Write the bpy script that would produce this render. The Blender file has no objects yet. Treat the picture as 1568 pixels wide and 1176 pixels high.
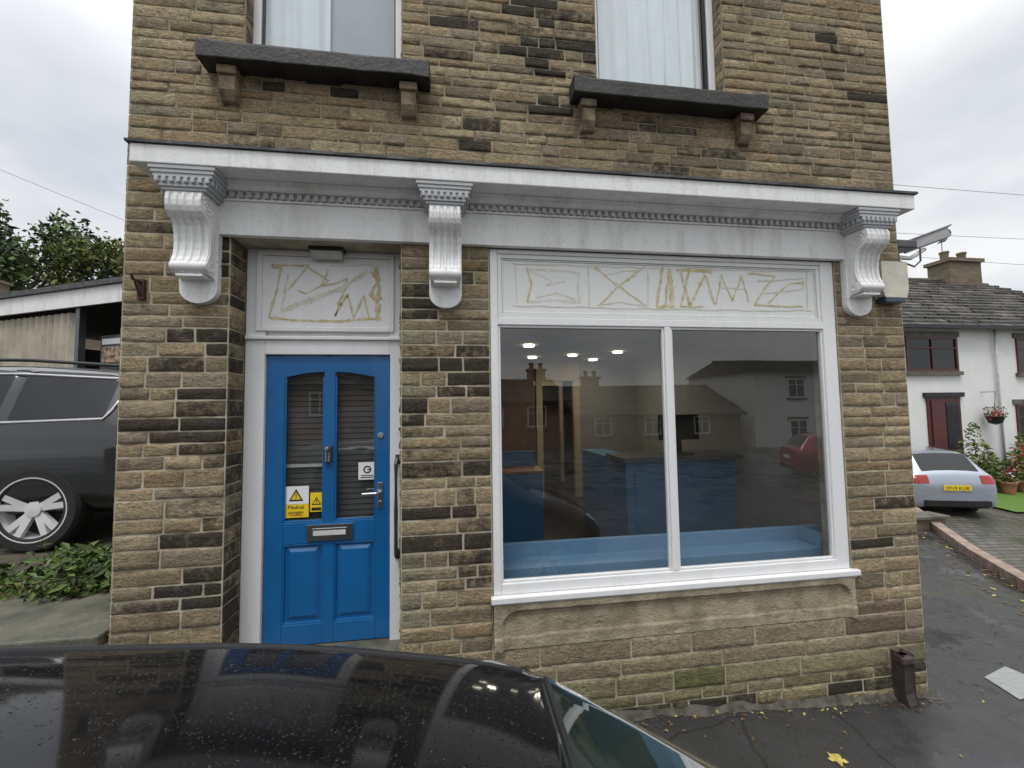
import bpy, math, random
import numpy as np
from mathutils import Vector, Matrix, noise
from mathutils.bvhtree import BVHTree
random.seed(7)
RU=random.uniform
scene=bpy.context.scene
# ------------------------------------------------------------------ materials
def newmat(name):
    m=bpy.data.materials.new(name); m.use_nodes=True
    nt=m.node_tree; b=nt.nodes['Principled BSDF']
    return m,nt,b
def N(nt,t,**k):
    n=nt.nodes.new(t)
    for a,v in k.items(): setattr(n,a,v)
    return n
def noise_n(nt,vec,scale,detail=4,rough=.6):
    n=N(nt,'ShaderNodeTexNoise'); n.inputs['Scale'].default_value=scale
    n.inputs['Detail'].default_value=min(detail,4); n.inputs['Roughness'].default_value=rough
    nt.links.new(vec,n.inputs['Vector']); return n.outputs['Fac']
def ramp(nt,fac,a,b,ca=(0,0,0,1),cb=(1,1,1,1)):
    r=N(nt,'ShaderNodeValToRGB'); e=r.color_ramp.elements
    e[0].position=a;e[0].color=ca;e[1].position=b;e[1].color=cb
    nt.links.new(fac,r.inputs['Fac']); return r.outputs['Color']
def mixc(nt,fac,a,b,mode='MIX'):
    m=N(nt,'ShaderNodeMix',data_type='RGBA',blend_type=mode)
    for s,v in ((0,fac),(6,a),(7,b)):
        if hasattr(v,'is_linked'): nt.links.new(v,m.inputs[s])
        else: m.inputs[s].default_value=v if s==0 else (*v[:3],1)
    return m.outputs[2]
def math_n(nt,op,a,b=0,clamp=False):
    m=N(nt,'ShaderNodeMath',operation=op,use_clamp=clamp)
    for i,v in enumerate((a,b)):
        if hasattr(v,'is_linked'): nt.links.new(v,m.inputs[i])
        else: m.inputs[i].default_value=v
    return m.outputs[0]
def bump_n(nt,b,h,strength,dist=.01,prev=None):
    n=N(nt,'ShaderNodeBump'); n.inputs['Strength'].default_value=strength; n.inputs['Distance'].default_value=dist
    nt.links.new(h,n.inputs['Height'])
    if prev is not None: nt.links.new(prev,n.inputs['Normal'])
    nt.links.new(n.outputs[0],b.inputs['Normal']); return n.outputs[0]
def pm(name,col,rough=.6,metal=0,var=.12,scale=6,bump=.0,bscale=60,col2=None,coat=0,lo=.35,hi=.65,spec=.5):
    m,nt,b=newmat(name); tc=N(nt,'ShaderNodeTexCoord').outputs['Object']
    f=ramp(nt,noise_n(nt,tc,scale,4),lo,hi)
    c2=col2 if col2 else tuple(min(1,c*(1+var)) for c in col); c1=col if col2 else tuple(c*(1-var) for c in col)
    nt.links.new(mixc(nt,f,c1,c2),b.inputs['Base Color'])
    b.inputs['Roughness'].default_value=rough; b.inputs['Metallic'].default_value=metal
    b.inputs['Specular IOR Level'].default_value=spec
    if coat: b.inputs['Coat Weight'].default_value=coat; b.inputs['Coat Roughness'].default_value=.03
    if bump: bump_n(nt,b,noise_n(nt,tc,bscale,3),bump)
    return m
def emis(name,col,s):
    m,nt,b=newmat(name); b.inputs['Emission Color'].default_value=(*col,1); b.inputs['Emission Strength'].default_value=s
    b.inputs['Base Color'].default_value=(*col,1); return m
def glassmat(name,ior=1.6,tint=(.9,.93,.92)):
    # thin sheet glass: same fresnel from both faces
    m,nt,b=newmat(name); nt.nodes.remove(b)
    out=[n for n in nt.nodes if n.type=='OUTPUT_MATERIAL'][0]
    t=N(nt,'ShaderNodeBsdfTransparent'); t.inputs[0].default_value=(*tint,1)
    g=N(nt,'ShaderNodeBsdfGlossy'); g.inputs['Roughness'].default_value=.005
    fr=N(nt,'ShaderNodeFresnel'); geo=N(nt,'ShaderNodeNewGeometry')
    mr=N(nt,'ShaderNodeMapRange'); nt.links.new(geo.outputs['Backfacing'],mr.inputs[0]); mr.inputs[3].default_value=ior; mr.inputs[4].default_value=1/ior
    nt.links.new(mr.outputs[0],fr.inputs[0])
    tc=N(nt,'ShaderNodeTexCoord').outputs['Object']
    bp=N(nt,'ShaderNodeBump'); bp.inputs['Strength'].default_value=.04; bp.inputs['Distance'].default_value=.02
    nt.links.new(noise_n(nt,tc,1.5,1),bp.inputs['Height']); nt.links.new(bp.outputs[0],g.inputs['Normal'])
    mx=N(nt,'ShaderNodeMixShader'); nt.links.new(fr.outputs[0],mx.inputs[0]); nt.links.new(t.outputs[0],mx.inputs[1]); nt.links.new(g.outputs[0],mx.inputs[2])
    nt.links.new(mx.outputs[0],out.inputs[0]); return m
def brickmat(name,c1,c2,mort,w,h,rough=.85,ms=.01,bump=.5,zs=1,stain=.3):
    m,nt,b=newmat(name); tc=N(nt,'ShaderNodeTexCoord').outputs['Object']
    s=N(nt,'ShaderNodeSeparateXYZ'); nt.links.new(tc,s.inputs[0])
    u=math_n(nt,'ADD',s.outputs[0],s.outputs[1]); c=N(nt,'ShaderNodeCombineXYZ'); nt.links.new(u,c.inputs[0]); nt.links.new(math_n(nt,'MULTIPLY',s.outputs[2],zs),c.inputs[1])
    br=N(nt,'ShaderNodeTexBrick'); nt.links.new(c.outputs[0],br.inputs['Vector'])
    br.inputs['Color1'].default_value=(*c1,1);br.inputs['Color2'].default_value=(*c2,1);br.inputs['Mortar'].default_value=(*mort,1)
    br.inputs['Scale'].default_value=1;br.inputs['Brick Width'].default_value=w;br.inputs['Row Height'].default_value=h;br.inputs['Mortar Size'].default_value=ms
    n=ramp(nt,noise_n(nt,tc,2.5,4),.35,.7)
    col=mixc(nt,math_n(nt,'MULTIPLY',n,stain),br.outputs['Color'],tuple(x*.3 for x in c1))
    nt.links.new(col,b.inputs['Base Color']); b.inputs['Roughness'].default_value=rough
    bump_n(nt,b,math_n(nt,'SUBTRACT',1,br.outputs['Fac']),bump,.02)
    return m
# ------------------------------------------------------------------ mesh helpers
class MB:
    def __init__(s): s.V=[];s.F=[];s.M=[]
    def add(s,V,F,m=0):
        o=len(s.V); s.V+=[tuple(v) for v in V]; s.F+=[tuple(i+o for i in f) for f in F]; s.M+=[m]*len(F)
    def box(s,x0,x1,y0,y1,z0,z1,m=0):
        s.add([(x0,y0,z0),(x1,y0,z0),(x1,y1,z0),(x0,y1,z0),(x0,y0,z1),(x1,y0,z1),(x1,y1,z1),(x0,y1,z1)],
              [(0,3,2,1),(4,5,6,7),(0,1,5,4),(1,2,6,5),(2,3,7,6),(3,0,4,7)],m)
    def prism(s,poly,axis,a,b,m=0):
        n=len(poly)
        def mk(p,t):
            return (t,p[0],p[1]) if axis=='x' else ((p[0],t,p[1]) if axis=='y' else (p[0],p[1],t))
        V=[mk(p,a) for p in poly]+[mk(p,b) for p in poly]
        F=[tuple(range(n)),tuple(range(2*n-1,n-1,-1))]+[(i,(i+1)%n,n+(i+1)%n,n+i) for i in range(n)]
        s.add(V,F,m)
    def tube(s,pts,r,seg=8,m=0):
        pts=[Vector(p) for p in pts]; V=[];n=len(pts)
        for i,p in enumerate(pts):
            d=(pts[min(i+1,n-1)]-pts[max(i-1,0)]).normalized()
            a=d.cross(Vector((0,0,1)));
            if a.length<.05: a=d.cross(Vector((1,0,0)))
            a.normalize(); c=d.cross(a); rr=r[i] if isinstance(r,(list,tuple)) else r
            for k in range(seg):
                t=2*math.pi*k/seg; V.append(p+a*math.cos(t)*rr+c*math.sin(t)*rr)
        F=[(i*seg+k,i*seg+(k+1)%seg,(i+1)*seg+(k+1)%seg,(i+1)*seg+k) for i in range(n-1) for k in range(seg)]
        F+=[tuple(range(seg-1,-1,-1)),tuple((n-1)*seg+k for k in range(seg))]
        s.add(V,F,m)
    def lathe(s,prof,c,axis='y',seg=40,m=0):
        V=[]
        for r,t in prof:
            for k in range(seg):
                a=2*math.pi*k/seg; p=(r*math.cos(a),r*math.sin(a))
                if axis=='y': V.append((c[0]+p[0],c[1]+t,c[2]+p[1]))
                elif axis=='x': V.append((c[0]+t,c[1]+p[0],c[2]+p[1]))
                else: V.append((c[0]+p[0],c[1]+p[1],c[2]+t))
        F=[(i*seg+k,i*seg+(k+1)%seg,(i+1)*seg+(k+1)%seg,(i+1)*seg+k) for i in range(len(prof)-1) for k in range(seg)]
        s.add(V,F,m)
    def obj(s,name,mats,parent=None,smooth=False,bevel=0):
        me=bpy.data.meshes.new(name); me.from_pydata(s.V,[],s.F)
        for m in (mats if isinstance(mats,(list,tuple)) else [mats]): me.materials.append(m)
        me.polygons.foreach_set('material_index',s.M)
        if smooth: me.polygons.foreach_set('use_smooth',[True]*len(s.F))
        me.update(); me.validate()
        o=bpy.data.objects.new(name,me); scene.collection.objects.link(o)
        if parent: o.parent=parent
        if bevel:
            b=o.modifiers.new('b','BEVEL'); b.width=bevel; b.segments=2; b.limit_method='ANGLE'
        return o
def empty(name,loc=(0,0,0),rotz=0):
    o=bpy.data.objects.new(name,None); scene.collection.objects.link(o); o.location=loc; o.rotation_euler=(0,0,rotz); return o
def text(s,loc,size,mat,parent,rot=(math.pi/2,0,0),name='lettering',align='CENTER'):
    c=bpy.data.curves.new(name,'FONT'); c.body=s; c.size=size; c.align_x=align; c.extrude=.0004
    o=bpy.data.objects.new(name,c); scene.collection.objects.link(o); o.location=loc; o.rotation_euler=rot; c.materials.append(mat); o.parent=parent; return o
# ------------------------------------------------------------------ material library
M={}
def stone_material():
    m,nt,b=newmat('sandstone'); tc=N(nt,'ShaderNodeTexCoord').outputs['Object']
    at=N(nt,'ShaderNodeAttribute',attribute_name='Col'); so=N(nt,'ShaderNodeAttribute',attribute_name='soot')
    n1=noise_n(nt,tc,12,4,.8); n2=noise_n(nt,tc,140,2,.7); n3=noise_n(nt,tc,1.5,4,.65)
    mp=N(nt,'ShaderNodeMapping'); mp.inputs['Scale'].default_value=(1,1,2.6); nt.links.new(tc,mp.inputs[0])
    n4=noise_n(nt,mp.outputs[0],22,4,.82)
    c=mixc(nt,ramp(nt,n2,.3,.7),(.60,.60,.60),(1.30,1.28,1.26)); c=mixc(nt,1.0,at.outputs['Color'],c,'MULTIPLY')
    c=mixc(nt,1.0,c,mixc(nt,ramp(nt,n4,.32,.68),(.48,.48,.48),(1.28,1.26,1.23)),'MULTIPLY')
    c=mixc(nt,math_n(nt,'MULTIPLY',ramp(nt,n3,.44,.68),.50),c,(.135,.12,.085))
    k=math_n(nt,'MULTIPLY',math_n(nt,'SUBTRACT',n3,.5),.55)
    f=math_n(nt,'MULTIPLY',math_n(nt,'SUBTRACT',math_n(nt,'ADD',math_n(nt,'ADD',n1,so.outputs['Fac']),k),.88),3.0,True)
    c=mixc(nt,math_n(nt,'MULTIPLY',f,.92),c,mixc(nt,ramp(nt,n2,.4,.7),(.020,.018,.016),(.080,.070,.055)))
    nt.links.new(c,b.inputs['Base Color']); b.inputs['Roughness'].default_value=.9; b.inputs['Specular IOR Level'].default_value=.15
    h=math_n(nt,'ADD',math_n(nt,'MULTIPLY',n4,1.0),math_n(nt,'MULTIPLY',noise_n(nt,tc,65,3,.75),.45))
    bump_n(nt,b,h,1,.016)
    return m
M['stone']=stone_material()
M['mortar']=pm('mortar',(.32,.28,.20),.95,scale=5,bump=.6,bscale=120,col2=(.54,.48,.36))
M['mortar_u']=pm('upper_mortar',(.16,.14,.10),.95,scale=4,bump=.6,bscale=120,col2=(.40,.35,.25))
M['mortar_d']=pm('mortar_dark',(.14,.11,.07),.95,scale=5,bump=.6,bscale=120,col2=(.30,.25,.17))
def aged_white(name,base=(.80,.80,.79),dirt=.35,rough=.5):
    m,nt,b=newmat(name); tc=N(nt,'ShaderNodeTexCoord').outputs['Object']
    mp=N(nt,'ShaderNodeMapping'); mp.inputs['Scale'].default_value=(1,1,.25); nt.links.new(tc,mp.inputs[0])
    a=ramp(nt,noise_n(nt,mp.outputs[0],7,4,.7),.48,.78); d=ramp(nt,noise_n(nt,tc,40,3,.7),.58,.75)
    c=mixc(nt,math_n(nt,'MULTIPLY',a,dirt),base,(.42,.41,.36)); c=mixc(nt,math_n(nt,'MULTIPLY',d,dirt),c,(.35,.33,.28))
    nt.links.new(c,b.inputs['Base Color']); b.inputs['Roughness'].default_value=rough
    bump_n(nt,b,noise_n(nt,tc,25,2),.25,.006); return m
M['white']=aged_white('white_paint',(.82,.82,.81),dirt=.6)
M['upvc']=aged_white('white_frame',(.82,.82,.82),.16,.3)
M['signw']=aged_white('white_signboard',(.78,.79,.77),.12,.35)
M['blue']=pm('blue_door_paint',(.008,.12,.33),.34,var=.08,scale=3,bump=.05,bscale=30,coat=.25)
M['blue2']=pm('blue_laminate',(.07,.20,.36),.35,var=.05,scale=2)
M['silver']=pm('brushed_metal',(.62,.62,.63),.28,1,var=.08,scale=20)
M['dkgrey']=pm('dark_grey_metal',(.10,.10,.11),.35,.6,var=.1)
M['black']=pm('black_plastic',(.015,.015,.016),.45,var=.2)
M['sillstone']=pm('dark_sill_stone',(.014,.014,.013),.6,scale=7,bump=.6,bscale=35,col2=(.040,.037,.030))
M['lead']=pm('lead_flashing',(.03,.03,.032),.6,scale=9,bump=.3,col2=(.09,.09,.09))
M['render']=pm('weathered_stone_panel',(.22,.185,.12),.9,scale=6,bump=.9,bscale=60,col2=(.42,.36,.25),lo=.32,hi=.64)
M['glass']=glassmat('window_glass',2.15,(.90,.92,.92))
M['glass2']=glassmat('upper_window_glass',2.0,(.97,.98,.98))
M['glass3']=glassmat('door_glass',2.2,(.75,.77,.77))
M['tan']=pm('glue_residue',(.56,.46,.24),.8,scale=25,col2=(.72,.66,.46),lo=.42,hi=.62)
M['tan2']=pm('faint_glue_residue',(.64,.60,.47),.8,scale=18,col2=(.75,.74,.67))
M['yellow']=pm('yellow_label',(.85,.62,.02),.4,var=.03); M['white_p']=pm('white_label',(.8,.8,.8),.4,var=.02)
M['ink']=pm('black_ink',(.02,.02,.02),.5); M['redink']=pm('red_ink',(.6,.04,.03),.5)
M['inwall']=pm('interior_plaster',(.30,.29,.26),.8,var=.05); M['infloor']=pm('interior_floor',(.035,.032,.03),.35,var=.2)
M['inbrown']=pm('interior_brown',(.13,.085,.06),.6,var=.2); M['cream']=pm('cream_paint',(.5,.42,.28),.6,var=.05)
M['curtain']=pm('curtain_fabric',(.78,.85,.87),.9,var=.04,scale=3)
M['lamp']=emis('downlight_glow',(1,.9,.72),10)
def asphalt(name,moss=False):
    m,nt,b=newmat(name); tc=N(nt,'ShaderNodeTexCoord').outputs['Object']
    g=ramp(nt,noise_n(nt,tc,160,3,.8),.35,.7); l=ramp(nt,noise_n(nt,tc,1.3,4,.65),.4,.65)
    c=mixc(nt,g,(.022,.022,.024),(.085,.083,.082)); c=mixc(nt,math_n(nt,'MULTIPLY',l,.6),c,(.032,.031,.030))
    if moss:
        k=ramp(nt,noise_n(nt,tc,.8,4,.8),.50,.60); k2=ramp(nt,noise_n(nt,tc,14,4,.8),.42,.6)
        c=mixc(nt,math_n(nt,'MULTIPLY',math_n(nt,'MULTIPLY',k,k2),.8),c,(.06,.072,.014))
    cr=N(nt,'ShaderNodeTexVoronoi',feature='DISTANCE_TO_EDGE'); cr.inputs['Scale'].default_value=1.1
    nz=N(nt,'ShaderNodeTexNoise'); nt.links.new(tc,nz.inputs[0]); nz.inputs['Scale'].default_value=3
    wv=mixc(nt,.12,tc,nz.outputs['Color']); nt.links.new(wv,cr.inputs['Vector'])
    k=ramp(nt,cr.outputs['Distance'],.004,.012); c=mixc(nt,math_n(nt,'MULTIPLY',math_n(nt,'SUBTRACT',1,k),.5),c,(.012,.012,.010))
    nt.links.new(c,b.inputs['Base Color'])
    wet=noise_n(nt,tc,1.7,4,.7)
    r=N(nt,'ShaderNodeMapRange'); nt.links.new(wet,r.inputs[0]); r.inputs[1].default_value=.42;r.inputs[2].default_value=.62;r.inputs[3].default_value=.07;r.inputs[4].default_value=.60
    nt.links.new(r.outputs[0],b.inputs['Roughness'])
    n=N(nt,'ShaderNodeBump'); n.inputs['Distance'].default_value=.006; nt.links.new(noise_n(nt,tc,140,2,.7),n.inputs['Height'])
    r2=N(nt,'ShaderNodeMapRange'); nt.links.new(wet,r2.inputs[0]); r2.inputs[1].default_value=.40;r2.inputs[2].default_value=.55;r2.inputs[3].default_value=.08;r2.inputs[4].default_value=.6
    nt.links.new(r2.outputs[0],n.inputs['Strength']); nt.links.new(n.outputs[0],b.inputs['Normal']); return m
M['asphalt']=asphalt('wet_asphalt'); M['asphalt2']=asphalt('mossy_asphalt',moss=True)
M['kerb']=pm('kerb_stone',(.16,.15,.13),.8,var=.3,bump=.4); M['pinkkerb']=pm('pink_kerb_brick',(.30,.22,.18),.8,var=.25,bump=.4,bscale=30)
M['flag']=pm('stone_flag',(.065,.067,.048),.55,scale=4,bump=.7,bscale=40,col2=(.15,.14,.105))
M['grass']=pm('lawn_grass',(.06,.13,.015),.9,scale=40,bump=1,bscale=90,col2=(.13,.23,.03))
M['soil']=pm('gravelly_soil',(.05,.045,.03),.95,scale=8,bump=1,bscale=50,col2=(.12,.10,.07))
M['slate']=brickmat('stone_slates',(.040,.036,.030),(.105,.09,.072),(.010,.010,.010),.35,.13,.7,.014,.9)
M['redbrick']=brickmat('red_brick',(.20,.075,.045),(.28,.11,.065),(.26,.22,.18),.22,.075)
M['yorkstone']=brickmat('distant_stone',(.22,.17,.11),(.14,.11,.075),(.18,.15,.11),.3,.1)
M['whitewall']=pm('white_render',(.76,.76,.75),.85,scale=2,bump=.3,bscale=20,col2=(.82,.82,.80))
M['brownframe']=pm('brown_window_frame',(.08,.02,.015),.4,var=.1)
M['darkglass']=pm('dark_pane',(.012,.014,.016),.05,var=.1,spec=.45)
M['rubber']=pm('tyre_rubber',(.02,.02,.02),.8,var=.1); M['alloy']=pm('alloy_wheel',(.75,.75,.76),.35,.25,var=.05)
M['lensred']=pm('tail_lamp_red',(.35,.01,.01),.1,coat=1); M['lens']=pm('lamp_lens',(.6,.62,.65),.08,coat=1)
M['leafd']=pm('dark_foliage',(.018,.032,.010),.8,scale=1.2,col2=(.065,.095,.028)); M['leafl']=pm('light_foliage',(.06,.11,.02),.7,scale=3,col2=(.13,.20,.045))
M['leafy']=pm('yellow_foliage',(.16,.17,.04),.8,scale=2,col2=(.26,.22,.06)); M['bark']=pm('bark',(.05,.04,.03),.9,bump=.8)
M['flower']=pm('red_flowers',(.5,.03,.04),.6,var=.3)
M['fall']=pm('fallen_leaf',(.50,.40,.10),.6,var=.15,scale=20); M['fallb']=pm('brown_fallen_leaf',(.13,.08,.04),.7,var=.4,scale=5)
M['corr']=pm('corrugated_cream_sheet',(.42,.38,.30),.7,var=.2,scale=2)
def paintmat(name,col,metal=0,rough=.25,drops=False,spec=.5):
    m,nt,b=newmat(name); tc=N(nt,'ShaderNodeTexCoord').outputs['Object']
    b.inputs['Base Color'].default_value=(*col,1); b.inputs['Specular IOR Level'].default_value=spec
    b.inputs['Metallic'].default_value=metal; b.inputs['Roughness'].default_value=rough; b.inputs['Coat Weight'].default_value=1; b.inputs['Coat Roughness'].default_value=.02
    if drops:
        b.inputs['Coat IOR'].default_value=1.40; b.inputs['Coat Roughness'].default_value=.06
        v=N(nt,'ShaderNodeTexVoronoi'); v.inputs['Scale'].default_value=110; nt.links.new(tc,v.inputs['Vector'])
        v2=N(nt,'ShaderNodeTexVoronoi'); v2.inputs['Scale'].default_value=260; nt.links.new(tc,v2.inputs['Vector'])
        sep=N(nt,'ShaderNodeSeparateColor'); nt.links.new(v.outputs['Color'],sep.inputs[0])
        rad=math_n(nt,'MULTIPLY',math_n(nt,'SUBTRACT',sep.outputs[0],.45,True),.75)
        d1=math_n(nt,'SUBTRACT',rad,v.outputs['Distance'],True)
        sep2=N(nt,'ShaderNodeSeparateColor'); nt.links.new(v2.outputs['Color'],sep2.inputs[0])
        d2=math_n(nt,'MULTIPLY',math_n(nt,'SUBTRACT',math_n(nt,'MULTIPLY',math_n(nt,'SUBTRACT',sep2.outputs[0],.4,True),.8),v2.outputs['Distance'],True),.5)
        h=math_n(nt,'POWER',math_n(nt,'MAXIMUM',d1,d2),.5)
        msk=ramp(nt,noise_n(nt,tc,5,4),.36,.58)
        h=math_n(nt,'MULTIPLY',h,msk)
        bp=N(nt,'ShaderNodeBump'); bp.inputs['Strength'].default_value=1; bp.inputs['Distance'].default_value=.007
        nt.links.new(h,bp.inputs['Height']); nt.links.new(bp.outputs[0],b.inputs['Normal']); nt.links.new(bp.outputs[0],b.inputs['Coat Normal'])
    return m
# ------------------------------------------------------------------ ground heights
KY=-1.5
def gz(x,y):
    z=-.53-.05*max(-6,min(14,x))
    if y>3: z+=.08*(min(y,14)-3)
    if y<KY: z+=.20*(KY-max(y,-3.6))
    return z
def sheet(name,xs,ys,mat,off=0,fn=gz,parent=None):
    mb=MB(); V=[(x,y,fn(x,y)+off) for y in ys for x in xs]; n=len(xs)
    F=[(j*n+i,j*n+i+1,(j+1)*n+i+1,(j+1)*n+i) for j in range(len(ys)-1) for i in range(n-1)]
    mb.add(V,F); return mb.obj(name,mat,parent)
def groundfn(x,y): return gz(x,y)-(.10 if y<KY-.01 else 0)
xs=[-400,-120,-40,-20,-12,-8,-6,-4,-2,0,2,4,6,8,10,12,14,17,22,30,60,150,400]
sheet('ground',xs,[-400,-100,-40,-25,-15,-8,-5,-3.6,-2.5,KY-.02,KY,-.5,1,3,5,7,9,11,14,20,40,100,400],M['asphalt2'],0,groundfn)
sheet('pavement',[x/2 for x in range(-24,9)]+[4.2],[KY+.14,-1.1,-.7,-.3,.02],M['asphalt'],.005)
mb=MB()
x=-20
while x<20:
    a=gz(x+.005,0);c=gz(x+.905,0)
    mb.add([(x+.005,KY-.03,a-.2),(x+.905,KY-.03,c-.2),(x+.905,KY+.12,c-.2),(x+.005,KY+.12,a-.2),(x+.005,KY-.03,a+.012),(x+.905,KY-.03,c+.012),(x+.905,KY+.12,c+.012),(x+.005,KY+.12,a+.012)],[(0,3,2,1),(4,5,6,7),(0,1,5,4),(1,2,6,5),(2,3,7,6),(3,0,4,7)])
    x+=.91
mb.obj('kerb',M['kerb'],bevel=.012)
# ------------------------------------------------------------------ building
B=empty('stone_shop_building')
XL,XR=-2.07,3.73
ZT=6.6
OPEN=[(-1.44,-.34,-.9,2.77),(.28,3.105,-.05,2.77),(-1.38,-.335,4.03,5.75),(1.13,2.2,4.03,5.75)]
def rows_for(breaks):
    R=[]
    for (a,b,h) in breaks:
        n=max(1,round((b-a)/h)); w=[RU(.76,1.26) for _ in range(n)]; s=sum(w); z=a
        for q in w: R.append((z,z+q/s*(b-a))); z+=q/s*(b-a)
    return R
ROWS=rows_for([(-1.1,-.45,.10),(-.45,-.31,.14),(-.31,-.05,.13),(-.05,.26,.1),(.26,2.77,.094),(2.77,3.22,.09),(3.22,4.03,.078),(4.03,5.75,.078),(5.75,ZT,.08)])
PAL=[((.42,.335,.21),5),((.375,.30,.188),5),((.47,.385,.25),3),((.32,.262,.17),3),((.36,.31,.22),3),((.37,.275,.165),1.2),((.27,.228,.158),1.5)]
def pick():
    c=random.choices([p[0] for p in PAL],[p[1] for p in PAL])[0]; k=RU(.9,1.1); return tuple(v*k*RU(.98,1.02) for v in c)
def g2(x,z,cx,cz,sx,sz): return math.exp(-((x-cx)/sx)**2-((z-cz)/sz)**2)
def soot_p(x,z):
    s=.06
    if x<-1.4 and .3<z<2.8: s=.08+.66*max(0,min(1,(x+1.92)/.38))
    if -.35<x<.29 and .35<z<2.7: s=.38 if z>1.9 else .52
    s=max(s,.8*g2(x,z,.62,4.4,.28,.6),.55*g2(x,z,-1.15,3.8,.5,.16),.35*g2(x,z,1.7,3.8,.5,.2),.5*g2(x,z,1.0,4.6,.2,.6))
    if 3.22<z<3.38: s=max(s,.35)
    if z<-.45: s=.5
    return s
def coords(L,step,ins):
    n=max(1,round((L-2*ins)/step)); return [0]+[ins+(L-2*ins)*i/n for i in range(n+1)]+[L]
class Stones:
    def __init__(s): s.V=[];s.F=[];s.C=[];s.S=[]
    def stone(s,fr,u0,u1,z0,z1,col,soot,fine=True,pro=None):
        L=u1-u0;h=z1-z0
        if fine: U=coords(L,.042,.0045); Z=coords(h,.028,.0045)
        else: U=[0,L];Z=[0,h]
        nx=len(U)-1;nz=len(Z)-1
        pro=RU(.004,.010) if pro is None else pro; tilt=RU(-.005,.005); o=len(s.V); sd=RU(0,100)
        ca,cb=RU(-.004,.004),RU(-.004,.004)
        for j in range(nz+1):
            for i in range(nx+1):
                u=u0+U[i]; z=z0+Z[j]; fz=Z[j]/h; fu=U[i]/L
                edge=(i in(0,nx)) or (j in(0,nz)); cor=(i in(0,nx)) and (j in(0,nz))
                nn=noise.noise(Vector((u*21,z*30,sd))) if fine else 0
                n2=noise.noise(Vector((u*7,z*12,sd+9))) if fine else 0
                if i<=1: u+=.005*abs(nn)+.004*abs(n2)+(.003 if cor else 0)
                if i>=nx-1: u-=.005*abs(nn)+.004*abs(n2)+(.003 if cor else 0)
                if j<=1: z+=.005*abs(n2)+(.002 if cor else 0)+ca*(fu-.5)
                if j>=nz-1: z-=.005*abs(nn)+(.002 if cor else 0)+cb*(fu-.5)
                if edge: d=.002+pro*.2+.002*nn
                else: d=max(.003,pro+.009*nn+.005*n2+tilt*(fz-.5)*2)
                if not fine: d=pro
                s.V.append(fr(u,z,d))
        n=nx+1
        s.F+=[(o+j*n+i,o+j*n+i+1,o+(j+1)*n+i+1,o+(j+1)*n+i) for j in range(nz) for i in range(nx)]
        per=[(i,0) for i in range(nx)]+[(nx,j) for j in range(nz)]+[(i,nz) for i in range(nx,0,-1)]+[(0,j) for j in range(nz,0,-1)]
        p0=len(s.V)
        for i,j in per: s.V.append(fr(u0+U[i],z0+Z[j],-.012))
        P=len(per)
        for k in range(P):
            i,j=per[k];i2,j2=per[(k+1)%P]; s.F.append((o+j*n+i,p0+k,p0+(k+1)%P,o+j2*n+i2))
        cnt=len(s.V)-o; s.C+=[(*col,1)]*cnt; s.S+=[soot]*cnt
    def obj(s,name,parent):
        me=bpy.data.meshes.new(name); me.from_pydata(s.V,[],s.F); me.materials.append(M['stone'])
        a=me.color_attributes.new('Col','FLOAT_COLOR','POINT'); a.data.foreach_set('color',np.array(s.C,dtype=np.float32).ravel())
        b=me.attributes.new('soot','FLOAT','POINT'); b.data.foreach_set('value',np.array(s.S,dtype=np.float32))
        me.polygons.foreach_set('use_smooth',[True]*len(s.F))
        o=bpy.data.objects.new(name,me); scene.collection.objects.link(o); o.parent=parent; return o
def wall_stones(fr,u0,u1,rows,opens,sootfn,fine=True,lr=(.13,.42)):
    S=Stones()
    for z0,z1 in rows:
        zc=(z0+z1)/2; segs=[(u0,u1)]
        for a,b,c,d in opens:
            if c<zc<d:
                ns=[]
                for p,q in segs:
                    if b<=p or a>=q: ns.append((p,q)); continue
                    if a>p: ns.append((p,a))
                    if b<q: ns.append((b,q))
                segs=ns
        for p,q in segs:
            u=p
            while u<q-.001:
                L=RU(*lr)
                if -.46<z0<-.04 and .28<=u and fine: L=RU(.4,.9)
                if q-(u+L)<.10: L=q-u
                if L>lr[1]*1.35 and z0>-.04: L=L/2
                col=pick(); sp=sootfn(u+L/2,zc); so=RU(.42,.92) if random.random()<sp else RU(0,.32)
                if zc>3.22: so+=.04
                pro=None
                if fine and -.46<z0<-.04 and u>.25:
                    so=RU(0,.25); col=random.choice([(.42,.355,.24),(.37,.31,.205),(.39,.33,.225)])
                    if 2.7<u+L/2<3.5 and z0>-.2: col=(.26,.19,.14)
                    if 1.75<u+L/2<2.2 and z0<-.33: col=(.23,.21,.11)
                if zc<-.3: col=(col[0]*.80,col[1]*.88,col[2]*.78)
                j=.0055 if zc<3.22 else .0042
                S.stone(fr,u+j,u+L-j,z0+j-.0005,z1-j+.0005,col,so,fine,pro if fine else .008)
                u+=L
    return S
front=lambda u,z,d:(u,-d,z)
S=wall_stones(front,XL,XR,ROWS,OPEN,soot_p); S.obj('front_wall_stones',B)
S=Stones()
for z0,z1 in ROWS:
    zc=(z0+z1)/2
    if -.3<zc<2.77:
        S.stone(lambda u,z,d:(-1.44+d,u,z),.004,.2,z0+.004,z1-.004,pick(),RU(.35,.85),True)
        S.stone(lambda u,z,d:(-.34-d,u,z),.004,.2,z0+.004,z1-.004,pick(),RU(.2,.7),True)
    if 4.03<zc<5.75:
        for X,sg in ((-1.38,1),(-.335,-1),(1.13,1),(2.2,-1)):
            S.stone(lambda u,z,d:(X+d*sg,u,z),.004,.098,z0+.004,z1-.004,pick(),RU(.1,.5),True,.003)
S.obj('reveal_stones',B)
DEP=8.0
sp2=lambda u,z:.15
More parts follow.
